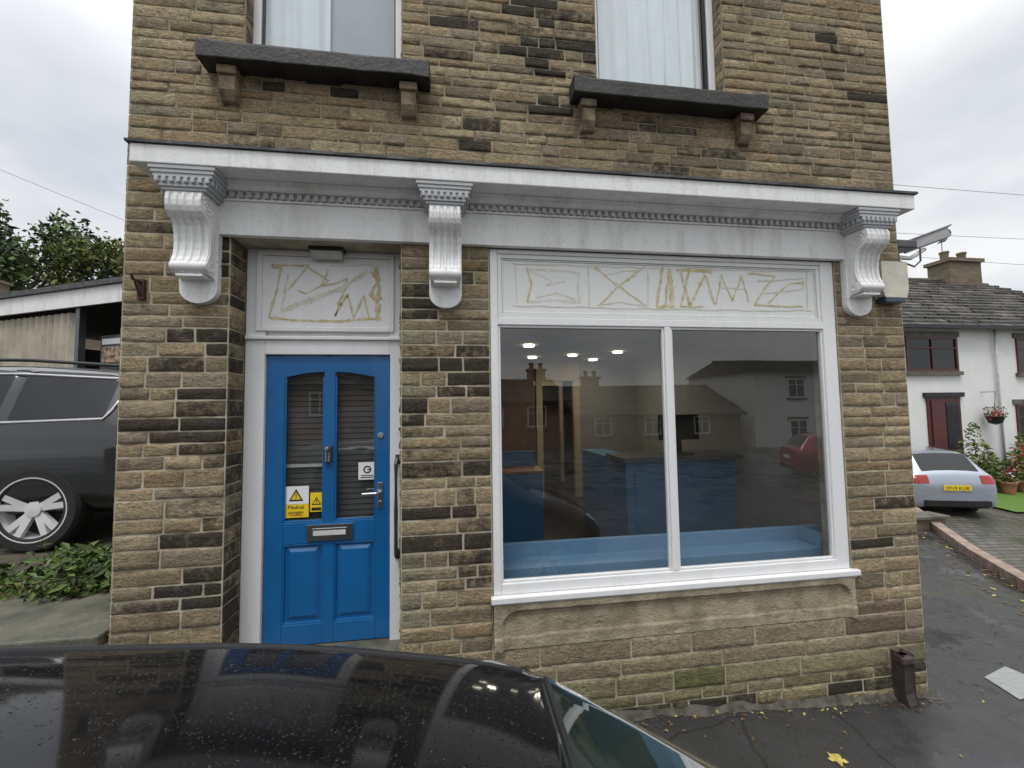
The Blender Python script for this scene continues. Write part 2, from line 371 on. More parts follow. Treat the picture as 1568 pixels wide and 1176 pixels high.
S=wall_stones(lambda u,z,d:(XR+d,u,z),.0,DEP,ROWS,[],sp2,False); S.obj('right_side_wall_stones',B)
S=wall_stones(lambda u,z,d:(XL-d,u,z),.0,DEP,ROWS,[],sp2,False); S.obj('left_side_wall_stones',B)
mb=MB()
xb=sorted({XL,XR,*[o[0] for o in OPEN],*[o[1] for o in OPEN]}); zb=[-1.1,-.05,2.77,3.22,4.03,5.75,ZT]
for i in range(len(xb)-1):
    for j in range(len(zb)-1):
        xc=(xb[i]+xb[i+1])/2;zc=(zb[j]+zb[j+1])/2
        if any(a<xc<b and c<zc<d for a,b,c,d in OPEN): continue
        mb.box(xb[i],xb[i+1],-.0012,.25,zb[j],zb[j+1],1 if zc>3.2 else 0)
mb.box(XL,XL+.25,.25,DEP,-1.1,ZT); mb.box(XR-.25,XR,.25,DEP,-1.1,ZT); mb.box(XL,XR,DEP,DEP+.25,-1.1,ZT)
mb.obj('mortar_backing',[M['mortar'],M['mortar_u']],B)
mb=MB(); y0,y1=-.25,DEP+.5; ym=(y0+y1)/2
mb.add([(XL-.15,y0,ZT),(XR+.15,y0,ZT),(XR+.15,ym,ZT+2.4),(XL-.15,ym,ZT+2.4),(XL-.15,y1,ZT),(XR+.15,y1,ZT)],[(0,1,2,3),(3,2,5,4),(0,3,4),(1,5,2),(0,4,5,1)])
mb.obj('slate_roof',M['slate'],B)
mb=MB(); mb.box(XL,XR,-.22,-.02,ZT-.16,ZT-.03); mb.obj('gutter',M['black'],B,bevel=.02)
mb=MB()
for a,b in ((-1.61,-.13),(.905,2.47)):
    n=24
    V=[]
    for k in range(n+1):
        x=a+(b-a)*k/n; q=.006*noise.noise(Vector((x*5,a,0))); q2=.006*noise.noise(Vector((x*6,a,5)))
        e=.01 if .06<k/n<.94 else 0
        V+=[(x,-.15+q,3.895+q2),(x,.13,3.895),(x,.13,4.035),(x,-.13,4.035+q-e),(x,-.15+q,4.015+q2-e)]
    F=[(k*5+j,k*5+(j+1)%5,(k+1)*5+(j+1)%5,(k+1)*5+j) for k in range(n) for j in range(5)]+[(4,3,2,1,0),tuple(n*5+j for j in range(5))]
    mb.add(V,F)
mb.obj('upper_window_sills',M['sillstone'],B,bevel=.008)
mb=MB()
for a,b in ((-1.38,-.335),(1.13,2.2)): mb.box(a-.15,b+.15,-.02,.24,5.75,5.98)
mb.obj('upper_window_lintels',M['render'],B,bevel=.01)
mb=MB()
for xc in (-1.45,-.28,1.03,2.32):
    mb.box(xc-.06,xc+.06,-.10,.01,3.835,3.893); mb.prism([(.0,3.67),(-.040,3.68),(-.075,3.74),(-.08,3.834),(.0,3.834)],'x',xc-.05,xc+.05)
mb.obj('sill_corbels',pm('corbel_stone',(.11,.085,.06),.9,scale=9,bump=.8,bscale=50,col2=(.30,.235,.15)),B,bevel=.008)
def up_window(x0,x1,z0,z1):
    mb=MB(); f=.055; Y0,Y1=.10,.16
    mb.box(x0,x0+f,Y0,Y1,z0,z1);mb.box(x1-f,x1,Y0,Y1,z0,z1);mb.box(x0+f,x1-f,Y0,Y1,z0,z0+f);mb.box(x0+f,x1-f,Y0,Y1,z1-f,z1)
    mb.obj('upper_window_frame',M['upvc'],B,bevel=.006)
    mb=MB(); g=.012; mb.box(x0+f,x0+f+g,Y0+.02,Y1-.01,z0+f,z1-f); mb.box(x1-f-g,x1-f,Y0+.02,Y1-.01,z0+f,z1-f); mb.box(x0+f+g,x1-f-g,Y0+.02,Y1-.01,z0+f,z0+f+g)
    mb.obj('window_gasket',M['black'],B)
    mb=MB(); mb.add([(x0+f,Y0+.035,z0+f),(x1-f,Y0+.035,z0+f),(x1-f,Y0+.035,z1-f),(x0+f,Y0+.035,z1-f)],[(0,1,2,3)]); mb.obj('upper_window_pane',M['glass2'],B)
up_window(-1.38,-.335,4.035,5.75); up_window(1.13,2.2,4.035,5.75)
def curtain(x0,x1,y,z0,z1,amp=.03,fr=45):
    mb=MB(); n=int((x1-x0)*160); V=[]
    for z in np.linspace(z0,z1,8):
        for i in range(n+1):
            x=x0+(x1-x0)*i/n; V.append((x,y+amp*(math.sin(x*fr+.6*math.sin(z*2+x*9))+.4*math.sin(x*fr*2.3+z))*(1.1-.3*(z-z0)/(z1-z0)),z))
    F=[(j*(n+1)+i,j*(n+1)+i+1,(j+1)*(n+1)+i+1,(j+1)*(n+1)+i) for j in range(7) for i in range(n)]
    mb.add(V,F); mb.obj('curtain',M['curtain'],B,smooth=True)
curtain(-1.33,-.88,.195,4.04,5.72,.014,34); curtain(1.185,1.80,.20,4.04,5.72,.016,30); curtain(1.81,2.15,.21,4.04,5.72,.012)
mb=MB(); mb.box(-.90,-.385,.225,.23,4.04,5.72); mb.obj('roller_blind',pm('pale_blind',(.40,.45,.48),.9,var=.04),B)
mb=MB()
def quad(mb,pts,m=0): mb.add(pts,[tuple(range(len(pts)))],m)
ix0,ix1=-1.8,3.46; iy1=7.9
mb.box(ix0,ix1,.26,iy1,-.2,-.02,1)
mb.box(ix0,ix1,.26,iy1,2.46,2.56,0)
mb.box(ix0,ix1,.26,iy1,3.4,3.5,1); mb.box(ix0,ix1,.26,iy1,5.9,6.0,0)
mb.box(ix0-.02,ix0,.26,iy1,-.2,6,0); mb.box(ix1,ix1+.02,.26,iy1,-.2,6,0); mb.box(ix0,ix1,iy1,iy1+.05,-.2,6,0)
mb.box(-.1,-.02,.9,5.2,-.02,2.46,0)
mb.box(.3,1.5,4.6,4.68,-.02,2.46,2)
mb.box(1.55,1.66,4.6,4.7,-.02,2.46,3); mb.box(2.25,2.36,4.6,4.7,-.02,2.46,3); mb.box(1.66,2.25,4.6,4.7,2.1,2.46,3); mb.box(2.36,3.46,4.6,4.7,-.02,2.46,0)
mb.box(1.75,1.82,6.2,6.3,-.02,2.1,3); mb.box(2.4,2.47,6.2,6.3,-.02,2.1,3); mb.box(1.75,2.47,6.2,6.3,2.1,2.2,3)
mb.obj('interior_rooms',[M['inwall'],M['infloor'],M['inbrown'],M['cream']],B)
LP=((1.05,2.6),(1.35,3.9),(2.55,3.2),(2.5,4.2),(1.95,3.6),(1.95,5.6))
mb=MB()
for x,y in LP:
    mb.lathe([(0,0),(.06,0),(.072,-.010),(.072,.005)],(x,y,2.445),'z',20)
mb.obj('ceiling_downlights',M['lamp'],B)
for x,y in ((1.35,3.0),(2.5,3.6),(1.95,5.4)):
    l=bpy.data.lights.new('downlight_lamp','AREA'); l.shape='DISK'; l.size=.15; l.energy=6; l.color=(1,.90,.76)
    lo=bpy.data.objects.new('downlight_lamp',l); scene.collection.objects.link(lo); lo.location=(x,y,2.42); lo.parent=B
mb=MB(); mb.box(1.95,3.3,1.6,2.0,-.02,.98,0); mb.box(1.9,3.35,1.52,2.1,.98,1.03,1); mb.box(1.95,2.3,2.0,3.2,-.02,.98,0); mb.box(2.05,3.2,1.59,1.599,.15,.85,2)
mb.obj('reception_desk',[M['blue2'],pm('desk_top',(.12,.13,.14),.3),M['blue2']],bevel=.006)
mb=MB(); mb.box(2.45,2.95,1.75,1.80,1.2,1.5,0); mb.box(2.66,2.74,1.78,1.86,1.05,1.25,0); mb.box(2.55,2.85,1.7,1.9,1.031,1.045,0); mb.obj('computer_monitor',M['black'],bevel=.008)
mb=MB(); mb.box(.02,3.42,.27,.50,.27,.385,0); mb.box(.02,3.42,.501,.54,.20,.50,0); mb.box(3.1,3.16,.27,.5,.386,.5,0); mb.obj('window_bench',pm('pale_blue_board',(.16,.30,.45),.4,var=.05),bevel=.005)
mb=MB(); mb.box(.1,1.1,2.1,2.5,-.02,.82,0); mb.box(.08,1.12,2.08,2.52,.82,.85,1);mb.box(.12,1.08,2.45,2.5,.86,1.05,0); mb.obj('storage_counter',[M['blue2'],pm('orange_edging',(.45,.20,.08),.4)],bevel=.005)
# --------------- shopfront
mb=MB()
CX0,CX1=-1.88,3.58
mb.box(CX0,CX1,-.27,.0,3.10,3.215); mb.obj('cornice_board',M['white'],B,bevel=.006)
mb=MB(); V=[];n=90
for k in range(n+1):
    x=CX0-.02+(CX1-CX0+.04)*k/n; q=.006*noise.noise(Vector((x*4,0,0)))+.003*noise.noise(Vector((x*15,0,0)))
    V+=[(x,-.285,3.217),(x,-.285+q,3.234+q),(x,-.02,3.285+q*2),(x,-.02,3.217)]
mb.add(V,[(k*4+j,k*4+(j+1)%4,(k+1)*4+(j+1)%4,(k+1)*4+j) for k in range(n) for j in range(4)]+[(3,2,1,0),(n*4,n*4+1,n*4+2,n*4+3)]); mb.obj('cornice_flashing',M['lead'],B)
mb=MB(); mb.prism([(-.05,3.045),(-.085,3.05),(-.10,3.062),(-.105,3.08),(-.135,3.098),(-.006,3.098),(-.006,3.045)],'x',CX0+.04,CX1-.06)
mb.box(-1.75,3.45,-.052,-.006,2.765,3.043)
mb.box(-1.74,3.44,-.066,-.053,2.99,3.004); mb.obj('frieze_board',M['white'],B,bevel=.003)
mb=MB(); x=-1.73
while x<3.42: mb.box(x,x+.028,-.082,-.0525,3.008,3.044); x+=.052
mb.obj('dentils',aged_white('shaded_white_paint',(.50,.51,.53),.4),B,bevel=.002)  # white paint greyed: shade below the cornice put into the colour
capm=aged_white('shaded_paint',(.45,.46,.48),.5)  # darker copy of the white paint, shade on the cappings painted in
def console(xc):
    w=.10
    prof=[(-.052,2.955),(-.225,2.955),(-.238,2.93),(-.243,2.90),(-.24,2.865),(-.228,2.835),(-.205,2.815),(-.18,2.80),(-.158,2.77),(-.145,2.72),(-.14,2.67),(-.143,2.62),(-.152,2.58),(-.165,2.555),(-.172,2.53),(-.168,2.50),(-.152,2.478),(-.128,2.468),(-.10,2.47),(-.075,2.46),(-.052,2.44)]
    n=len(prof); xsn=[-1,-.8,-.76,-.60,-.54,-.36,-.30,-.12,-.06,.06,.12,.30,.36,.54,.60,.76,.8,1]
    off=[0,0,-.012,-.012,0,0,-.010,-.010,0.004,.004,-.010,-.010,0,0,-.012,-.012,0,0]
    V=[]
    for t,o in zip(xsn,off):
        for k,(y,z) in enumerate(prof): V.append((xc+t*w,y-(o if 1<k<n-2 else 0),z))
    m=len(xsn); F=[(i*n+k,i*n+k+1,(i+1)*n+k+1,(i+1)*n+k) for i in range(m-1) for k in range(n-1)]
    F+=[tuple(range(n)),tuple((m-1)*n+k for k in range(n-1,-1,-1))]
    mb=MB(); mb.add(V,F)
    for sg in (-1,1):
        X=xc+sg*(w+.002)
        for cy,cz,R,t0 in ((-.165,2.885,.062,.5),(-.118,2.512,.036,-.6)):
            pts=[]
            for k in range(40):
                a=t0+k*.33; r=R*(1-k/44); pts.append((X,cy-r*math.cos(a),cz+r*math.sin(a)))
            mb.tube(pts,.0065,6)
        mb.tube([(X,y+.012,z) for y,z in prof[4:17]],.006,6)
    mb.lathe([(0,-w-.006),(.030,-w-.006),(.034,-w),(.034,w),(.030,w+.006),(0,w+.006)],(xc,-.145,2.515),'x',24)
    T=[(-w-.012,2.50),(-w-.012,2.40)]
    for k in range(1,12):
        a=math.pi*k/12; T.append((-(w+.012)*math.cos(a),2.40-.095*math.sin(a)))
    T+=[(w+.012,2.40),(w+.012,2.50),(w+.012,2.764),(-w-.012,2.764)]
    mb.prism([(xc+a,b) for a,b in T],'y',-.058,-.008)
    mb.box(xc-.075,xc+.075,-.16,-.058,2.452,2.466)
    mb.obj('console_bracket',M['white'],B,bevel=.003)
    mb=MB()
    for hw,d,z0,z1 in ((.125,.235,2.957,2.975),(.14,.245,2.975,2.992),(.165,.252,3.03,3.052),(.175,.258,3.052,3.075),(.185,.264,3.075,3.098),(.145,.245,2.992,3.03)):
        mb.box(xc-hw,xc+hw,-d,-.0535,z0,z1)
    x=xc-.15
    while x<xc+.14: mb.box(x,x+.022,-.262,-.2455,2.996,3.028); x+=.040
    for y in np.arange(-.235,-.09,.04):
        mb.box(xc-.162,xc-.146,y,y+.022,2.996,3.028); mb.box(xc+.146,xc+.162,y,y+.022,2.996,3.028)
    mb.obj('bracket_capping',capm,B,bevel=.003)
for xc in (-1.60,-.03,3.27): console(xc)
# --------------- main window
mb=MB()
a,b=.285,3.10; Y0,Y1=.005,.075
mb.box(a,a+.055,Y0,Y1,.31,2.762); mb.box(b-.115,b,Y0,Y1,.31,2.762); mb.box(a+.055,b-.115,Y0,Y1,2.205,2.262); mb.box(a+.055,b-.115,Y0,Y1,2.73,2.762); mb.box(a+.055,b-.115,Y0,Y1,.31,.385)
mb.box(1.616,1.668,Y0,Y1,.385,2.205)
mb.obj('shop_window_frame',M['upvc'],B,bevel=.006)
mb=MB(); mb.box(a-.02,b+.05,-.042,.074,.266,.308); mb.box(a-.01,b+.03,-.024,-.003,.25,.266); mb.obj('shop_window_sill',M['upvc'],B,bevel=.006)
mb=MB()
def beads(x0,x1,z0,z1,t=.016,y0=.018,y1=.05):
    mb.box(x0,x0+t,y0,y1,z0,z1);mb.box(x1-t,x1,y0,y1,z0,z1);mb.box(x0+t,x1-t,y0,y1,z0,z0+t);mb.box(x0+t,x1-t,y0,y1,z1-t,z1)
beads(.341,1.615,.386,2.204); beads(1.669,2.984,.386,2.204)
mb.obj('glazing_beads',M['upvc'],B,bevel=.004)
for x0,x1 in ((.357,1.599),(1.685,2.968)):
    mb=MB(); quad(mb,[(x0,.04,.402),(x1,.04,.402),(x1,.04,2.188),(x0,.04,2.188)]); mb.obj('shop_window_pane',M['glass'],B)
mb=MB(); mb.box(a+.055,b-.115,.03,.06,2.262,2.73,0)
for q in ((a+.057,b-.117,2.264,2.728,.03),(a+.09,b-.15,2.297,2.695,.008)):
    x0,x1,z0,z1,t=q; y0,y1=(.014,.029) if t>.01 else (.022,.0295)
    mb.box(x0,x0+t,y0,y1,z0,z1);mb.box(x1-t,x1,y0,y1,z0,z1);mb.box(x0+t,x1-t,y0,y1,z0,z0+t);mb.box(x0+t,x1-t,y0,y1,z1-t,z1)
mb.obj('sign_board',M['signw'],B,bevel=.003)
def ribbon(mb,pts,w,Y,m=0,wob=.005):
    P=[]
    for i in range(len(pts)-1):
        p=Vector(pts[i]);q=Vector(pts[i+1]); n=max(2,int((q-p).length/.010))
        for k in range(n): P.append(p.lerp(q,k/n))
    P.append(Vector(pts[-1])); sd=RU(0,99); V=[]
    P=[p+Vector((noise.noise(Vector((p.x*9,p.y*9,sd)))*wob*2.2,noise.noise(Vector((p.x*9,p.y*9,sd+5)))*wob*2.2)) for p in P]
    for i,p in enumerate(P):
        d=(P[min(i+1,len(P)-1)]-P[max(i-1,0)]).normalized(); nrm=Vector((-d.y,d.x)); ww=w*(.55+1.6*abs(noise.noise(Vector((p.x*22,p.y*22,sd+3)))))+ .002
        if random.random()<.05: ww*=1.7
        V+=[(p.x+nrm.x*ww/2,Y,p.y+nrm.y*ww/2),(p.x-nrm.x*ww/2,Y,p.y-nrm.y*ww/2)]
    mb.add(V,[(2*i,2*i+2,2*i+3,2*i+1) for i in range(len(P)-1)],m)
def PX(px,py):
    x=np.interp(px,[762,1018,1260],[.34,1.61,2.97]); t=(px-762)/500
    z=2.76-(py-(381+t*21))/((490+t*8)-(381+t*21))*.52
    return (float(x),float(z))
mb=MB(); yy=.0288
strokes=[([(806,410),(888,417),(884,438),(888,462),(850,457),(806,462)],.015,1),([(806,408),(815,436),(807,462)],.015,0),([(810,412),(845,430),(835,436),(865,430)],.008,1),([(820,455),(850,447),(880,458)],.010,1),([(790,404),(792,462)],.006,1),
([(902,405),(902,468)],.008,1),([(912,408),(950,438),(992,468)],.013,0),([(992,407),(952,436),(915,467)],.013,0),([(905,408),(930,420),(950,416),(990,410)],.007,1),([(998,410),(996,470)],.007,1),([(915,466),(950,462),(990,468)],.008,1),
([(1022,408),(1016,440),(1012,470),(1038,468)],.020,0),([(1034,410),(1026,440),(1024,470)],.014,0),([(1042,412),(1095,416)],.020,0),([(1048,415),(1060,468),(1085,420),(1098,466)],.014,0),([(1062,412),(1046,470),(1080,468)],.012,0),
([(1100,466),(1110,420),(1125,460),(1140,422),(1150,462)],.010,0),([(1105,440),(1145,442)],.006,1),([(1150,418),(1192,422),(1158,466),(1235,470)],.012,0),([(1165,430),(1240,426),(1236,442),(1175,448)],.009,1),
([(1180,464),(1215,434),(1240,432)],.008,0),([(1245,418),(1243,472)],.007,1),([(785,402),(1250,417)],.004,1),([(786,467),(1000,472),(1250,476)],.004,1),([(1032,412),(1035,470)],.026,0)]
for k,(pts,w,m) in enumerate(strokes): ribbon(mb,[PX(*p) for p in pts],w,yy-.0001*k,m)
mb.obj('sign_residue_marks',[M['tan'],M['tan2']],B)
nx,nz=240,40; mb=MB(); V=[]; x0,x1,z0,z1=.282,3.102,-.048,.256
for j in range(nz+1):
    for i in range(nx+1):
        x=x0+(x1-x0)*i/nx; z=z0+(z1-z0)*j/nz
        cx,cz=(x0+.06+x1-.04)/2,(z0-.14+z1-.05)/2; hx,hz=(x1-x0-.10)/2,(z1-.05-z0+.14)/2; r=.11
        qx,qz=abs(x-cx)-hx+r,abs(z-cz)-hz+r
        sd=math.hypot(max(qx,0),max(qz,0))+min(max(qx,qz),0)-r
        t=max(0,min(1,(sd+.010)/.014)); d=.002+.028*(t*t*(3-2*t))
        if -.028<sd<-.012: d+=.004
        e=noise.noise(Vector((x*2.2,z*7,3)))+.4*noise.noise(Vector((x*12,z*20,7)))+.25*noise.noise(Vector((x*45,z*50,1)))
        d+=.0046*e
        if e>.38 and z<.18: d-=.005
        if z<.03+.02*noise.noise(Vector((x*3,0,8))): d+=.008
        V.append((x,-d,z))
n=nx+1; F=[(j*n+i,j*n+i+1,(j+1)*n+i+1,(j+1)*n+i) for j in range(nz) for i in range(nx)]
mb.add(V,F); mb.box(x0,x1,.02,.2,z0,z1); mb.obj('stone_panel',M['render'],B,smooth=True)
# --------------- door
mb=MB(); Y0,Y1=.205,.29
mb.box(-1.43,-1.30,Y0,Y1,-.03,2.80); mb.box(-.44,-.345,Y0,Y1,-.03,2.80); mb.box(-1.30,-.44,Y0,Y1,2.01,2.13); mb.box(-1.30,-.44,Y0,Y1,2.76,2.80)
mb.box(-1.425,-.35,Y0-.025,Y0-.001,2.115,2.14); mb.box(-1.30,-.44,.235,.26,2.13,2.76)
for x0,x1,z0,z1,t,y0,y1 in ((-1.36,-.41,2.175,2.76,.035,.19,.2045),):
    mb.box(x0,x0+t,y0,y1,z0,z1);mb.box(x1-t,x1,y0,y1,z0,z1);mb.box(x0+t,x1-t,y0,y1,z0,z0+t);mb.box(x0+t,x1-t,y0,y1,z1-t,z1)
mb.box(-1.325,-.445,.2045,.234,2.21,2.725)
mb.obj('door_frame',M['upvc'],B,bevel=.005)
mb=MB()
def DX(px,py):
    return (-1.35+(px-397)/(603-397)*.94, 2.74-(py-388)/(505-388)*.54)
L=[([(415,410),(430,412),(420,460),(412,488)],.014,0),([(415,408),(470,405),(455,425),(440,445)],.012,0),([(412,488),(445,492),(480,495),(550,490),(582,488)],.015,0),([(470,408),(500,430),(470,450),(455,445)],.009,0),([(500,410),(490,440),(530,425),(512,485),(530,450),(540,487),(556,452),(563,490)],.014,0),
([(430,478),(470,462),(520,440),(560,412)],.034,1),([(574,405),(578,440),(576,490)],.034,0),([(565,412),(580,425),(566,450),(582,470)],.024,0),([(440,420),(430,480)],.012,1),([(500,405),(560,402),(582,405)],.010,1),([(403,440),(403,455)],.010,1)]
for k,(pts,w,m) in enumerate(L): ribbon(mb,[DX(*p) for p in pts],w,.2038-.0001*k,m)
mb.obj('sign_residue_marks_small',[M['tan'],M['tan2']],B)
D=empty('door'); D.parent=B
Y0,Y1=.235,.28; lx0,lx1=-1.295,-.445
mb=MB(); px=[(-1.175,-.905),(-.83,-.545)]
ZB=.82
mb.box(lx0,px[0][0],Y0,Y1,-.02,2.005); mb.box(px[0][1],px[1][0],Y0,Y1,-.02,2.005); mb.box(px[1][1],lx1,Y0,Y1,-.02,2.005)
for (p,q),s in zip(px,(1,-1)):
    arc=[]
    for k in range(13):
        t=k/12; tt=t if s==1 else 1-t; arc.append((p+(q-p)*t,1.852+.04*math.sin(tt*math.pi/2)))
    mb.prism([(p,2.005)]+arc+[(q,2.005)],'y',Y0,Y1)
    mb.box(p,q,Y0,Y1,.67,ZB); mb.box(p,q,Y0,Y1,-.02,.12)
    mb.box(p,q,Y0+.022,Y1,.12,.67)
    bx=.03; fx0,fx1,fz0,fz1=p+bx,q-bx,.15,.64
    mb.add([(fx0,Y0+.021,fz0),(fx1,Y0+.021,fz0),(fx1,Y0+.021,fz1),(fx0,Y0+.021,fz1),(fx0+.025,Y0+.006,fz0+.025),(fx1-.025,Y0+.006,fz0+.025),(fx1-.025,Y0+.006,fz1-.025),(fx0+.025,Y0+.006,fz1-.025)],[(4,5,6,7),(0,1,5,4),(1,2,6,5),(2,3,7,6),(3,0,4,7)])
    for (u0,u1,w0,w1,t) in ((p,q,.12,.67,.012),(p,q,ZB,1.852,.012)):
        mb.box(u0,u0+t,Y0+.004,Y0+.022,w0,w1); mb.box(u1-t,u1,Y0+.004,Y0+.022,w0,w1); mb.box(u0+t,u1-t,Y0+.004,Y0+.022,w0,w0+t)
    mb.box(p,q,Y0+.004,Y0+.022,.655,.669)
mb.obj('leaf',M['blue'],D,bevel=.004)
for p,q in px:
    mb=MB(); quad(mb,[(p,.262,ZB),(q,.262,ZB),(q,.262,1.92),(p,.262,1.92)]); mb.obj('pane',M['glass3'],D)
mb=MB()
for z in np.arange(.80,1.98,.040): mb.add([(-1.3,.305,z),(-.44,.305,z),(-.44,.311,z+.0375),(-1.3,.311,z+.0375)],[(0,1,2,3)],2 if z>1.62 else 0)
mb.box(-1.3,-.9,.290,.298,1.20,1.222,1)
mb.obj('blind',[pm('blind_slats',(.125,.125,.12),.6),M['white_p'],pm('blind_slats_upper',(.085,.075,.06),.6)],D)
mb=MB(); mb.box(-1.01,-.70,.218,.2345,.69,.80,0); mb.box(-.97,-.74,.212,.2175,.715,.775,0); mb.box(-.965,-.745,.2105,.2115,.728,.762,1); mb.obj('letterbox',[M['silver'],pm('worn_metal',(.62,.60,.57),.4,.0)],D,bevel=.004)
mb=MB(); mb.box(-.895,-.845,.20,.2345,1.235,1.355,0)
mb.lathe([(0,-.03),(.014,-.03),(.014,0)],(-.87,.20,1.335),'y',16,1)
for i in range(2):
    for j in range(5): mb.box(-.885+i*.02,-.875+i*.02,.194,.1995,1.245+j*.015,1.253+j*.015,1)
mb.obj('keypad',[M['dkgrey'],M['silver']],D,bevel=.003)
mb=MB(); mb.box(-.53,-.495,.224,.2345,.90,1.08); mb.tube([(-.512,.225,1.01),(-.512,.19,1.01),(-.53,.18,1.01),(-.63,.18,1.008)],.010,10); mb.lathe([(0,-.01),(.011,-.01),(.011,0)],(-.512,.224,.94),'y',14)
mb.lathe([(0,-.012),(.02,-.012),(.023,0)],(-.51,.235,1.42),'y',18); mb.obj('lever_handle',M['silver'],D,bevel=.002)
mb=MB()
mb.box(-1.18,-1.01,.2575,.2605,.85,1.07,0); mb.box(-1.18,-1.01,.2565,.2574,.945,1.07,1)
def tri(xc,zc,s,y,m1,m2):
    mb.add([(xc-s,y,zc-s*.8),(xc+s,y,zc-s*.8),(xc,y,zc+s*.95)],[(0,1,2)],m1); s2=s*.66
    mb.add([(xc-s2,y-.0006,zc-s2*.85),(xc+s2,y-.0006,zc-s2*.85),(xc,y-.0006,zc+s2*.85)],[(0,1,2)],m2)
    mb.box(xc-.003,xc+.003,y-.002,y-.0012,zc-s*.25,zc+s*.35,m1); mb.box(xc-.003,xc+.003,y-.002,y-.0012,zc-s*.45,zc-s*.33,m1)
tri(-1.095,1.005,.05,.2560,2,0)
mb.box(-1.0,-.915,.2575,.2605,.885,1.02,0); tri(-.957,.96,.033,.2568,2,0); mb.box(-.99,-.925,.2566,.2574,.893,.915,2)
mb.box(-.67,-.555,.2575,.2605,1.10,1.225,3); mb.lathe([(.018,-.001),(.028,-.001)],(-.607,.2572,1.172),'y',20,2); mb.box(-.607,-.582,.2555,.2565,1.168,1.176,2); mb.box(-.655,-.56,.2566,.2574,1.112,1.119,2); mb.box(-.65,-.565,.2566,.2574,1.126,1.132,2)
mb.obj('door_notices',[M['yellow'],M['white_p'],M['ink'],M['white_p']],D)
text('Medical\noxygen',(-1.095,.2560,.912),.036,M['ink'],D); text('No smoking',(-1.095,.2560,.862),.018,M['redink'],D)
mb=MB(); mb.tube([(-.375,.205,1.245),(-.385,.15,1.25),(-.388,.135,1.22),(-.388,.13,.9),(-.388,.135,.60),(-.385,.15,.57),(-.375,.205,.575)],.014,12); mb.box(-.40,-.355,.195,.2045,1.21,1.28); mb.box(-.40,-.355,.195,.2045,.54,.61); mb.obj('pull_handle',M['dkgrey'],B)
WL=empty('bulkhead_wall_light')
mb=MB(); mb.box(-.99,-.75,.10,.19,2.745,2.775,0); mb.prism([(.11,2.744),(.19,2.744),(.188,2.705),(.15,2.69),(.12,2.71)],'x',-.975,-.765,1); mb.obj('housing',[M['black'],pm('frosted_lens',(.5,.5,.47),.3)],WL,bevel=.005)
mb=MB()
mb.box(-1.435,-.345,-.06,.30,-.6,-.025); mb.box(-1.6,-.2,-.36,-.061,-.6,-.20); mb.box(-1.6,-.2,-.66,-.361,-.6,-.36); mb.obj('door_steps',M['flag'],B,bevel=.01)
mb=MB(); mb.box(3.39,3.51,-.11,-.02,-.40,-.34); mb.prism([(-.09,-.34),(-.02,-.34),(-.02,-.70),(-.12,-.70),(-.09,-.62)],'x',3.405,3.495); mb.obj('rainwater_pipe_shoe',pm('rusty_brown_iron',(.06,.045,.045),.5,var=.3,scale=12,bump=.4),bevel=.014)
mb=MB(); mb.tube([(3.80,.12,.42),(3.80,.12,.20),(3.80,.09,.14)],.035,12); mb.obj('white_waste_pipe',M['upvc'],smooth=True)
mb=MB(); mb.box(-1.97,-1.93,-.03,-.005,2.33,2.46); mb.tube([(-1.95,-.03,2.44),(-1.95,-.10,2.44),(-1.95,-.11,2.47)],.009,8); mb.tube([(-1.95,-.03,2.35),(-1.95,-.08,2.43)],.007,8); mb.obj('rusty_wall_hook',pm('rust',(.07,.03,.02),.8,var=.3))
A=empty('alarm_box')
mb=MB(); mb.prism([(3.45,2.52),(3.47,2.46),(3.66,2.46),(3.68,2.52),(3.68,2.74),(3.45,2.74)],'y',-.10,-.02,0); mb.box(3.47,3.66,-.098,-.02,2.41,2.458,1); mb.obj('casing',[pm('yellowed_plastic',(.60,.57,.47),.4),pm('blue_strobe',(.03,.05,.09),.2)],A,bevel=.008)
C=empty('security_camera')
mb=MB(); mb.box(3.745,3.80,.04,.16,2.78,2.92,1); mb.tube([(3.80,.10,2.86),(3.95,.08,2.85),(4.08,.06,2.93)],.018,10,0); mb.obj('wall_bracket',[M['upvc'],M['dkgrey']],C,bevel=.004)
mb=MB(); mb.box(-.15,.15,-.04,.04,-.04,.04,0); mb.box(-.17,.18,-.05,.05,.041,.052,0); mb.lathe([(0,.165),(.028,.165),(.032,.14),(.032,.151)],(0,0,0),'x',20,1); mb.box(.1505,.154,-.035,.035,-.035,.035,1); mb.box(-.155,-.1505,-.035,.035,-.035,.035,1)
o=mb.obj('camera_body',[pm('camera_grey',(.40,.40,.40),.4),M['black']],C,bevel=.006); o.location=(4.08,.05,3.0); o.rotation_euler=(0,-.30,-.55)
mb=MB(); mb.box(3.76,3.96,.02,.16,2.92,2.99); mb.obj('junction_box',M['dkgrey'],C,bevel=.01)
mb=MB(); mb.tube([(3.76,.02,2.8),(3.86,-.02,2.74),(3.95,0,2.80),(4.02,.05,2.94)],.007,6); mb.obj('camera_cable',M['black'],C)
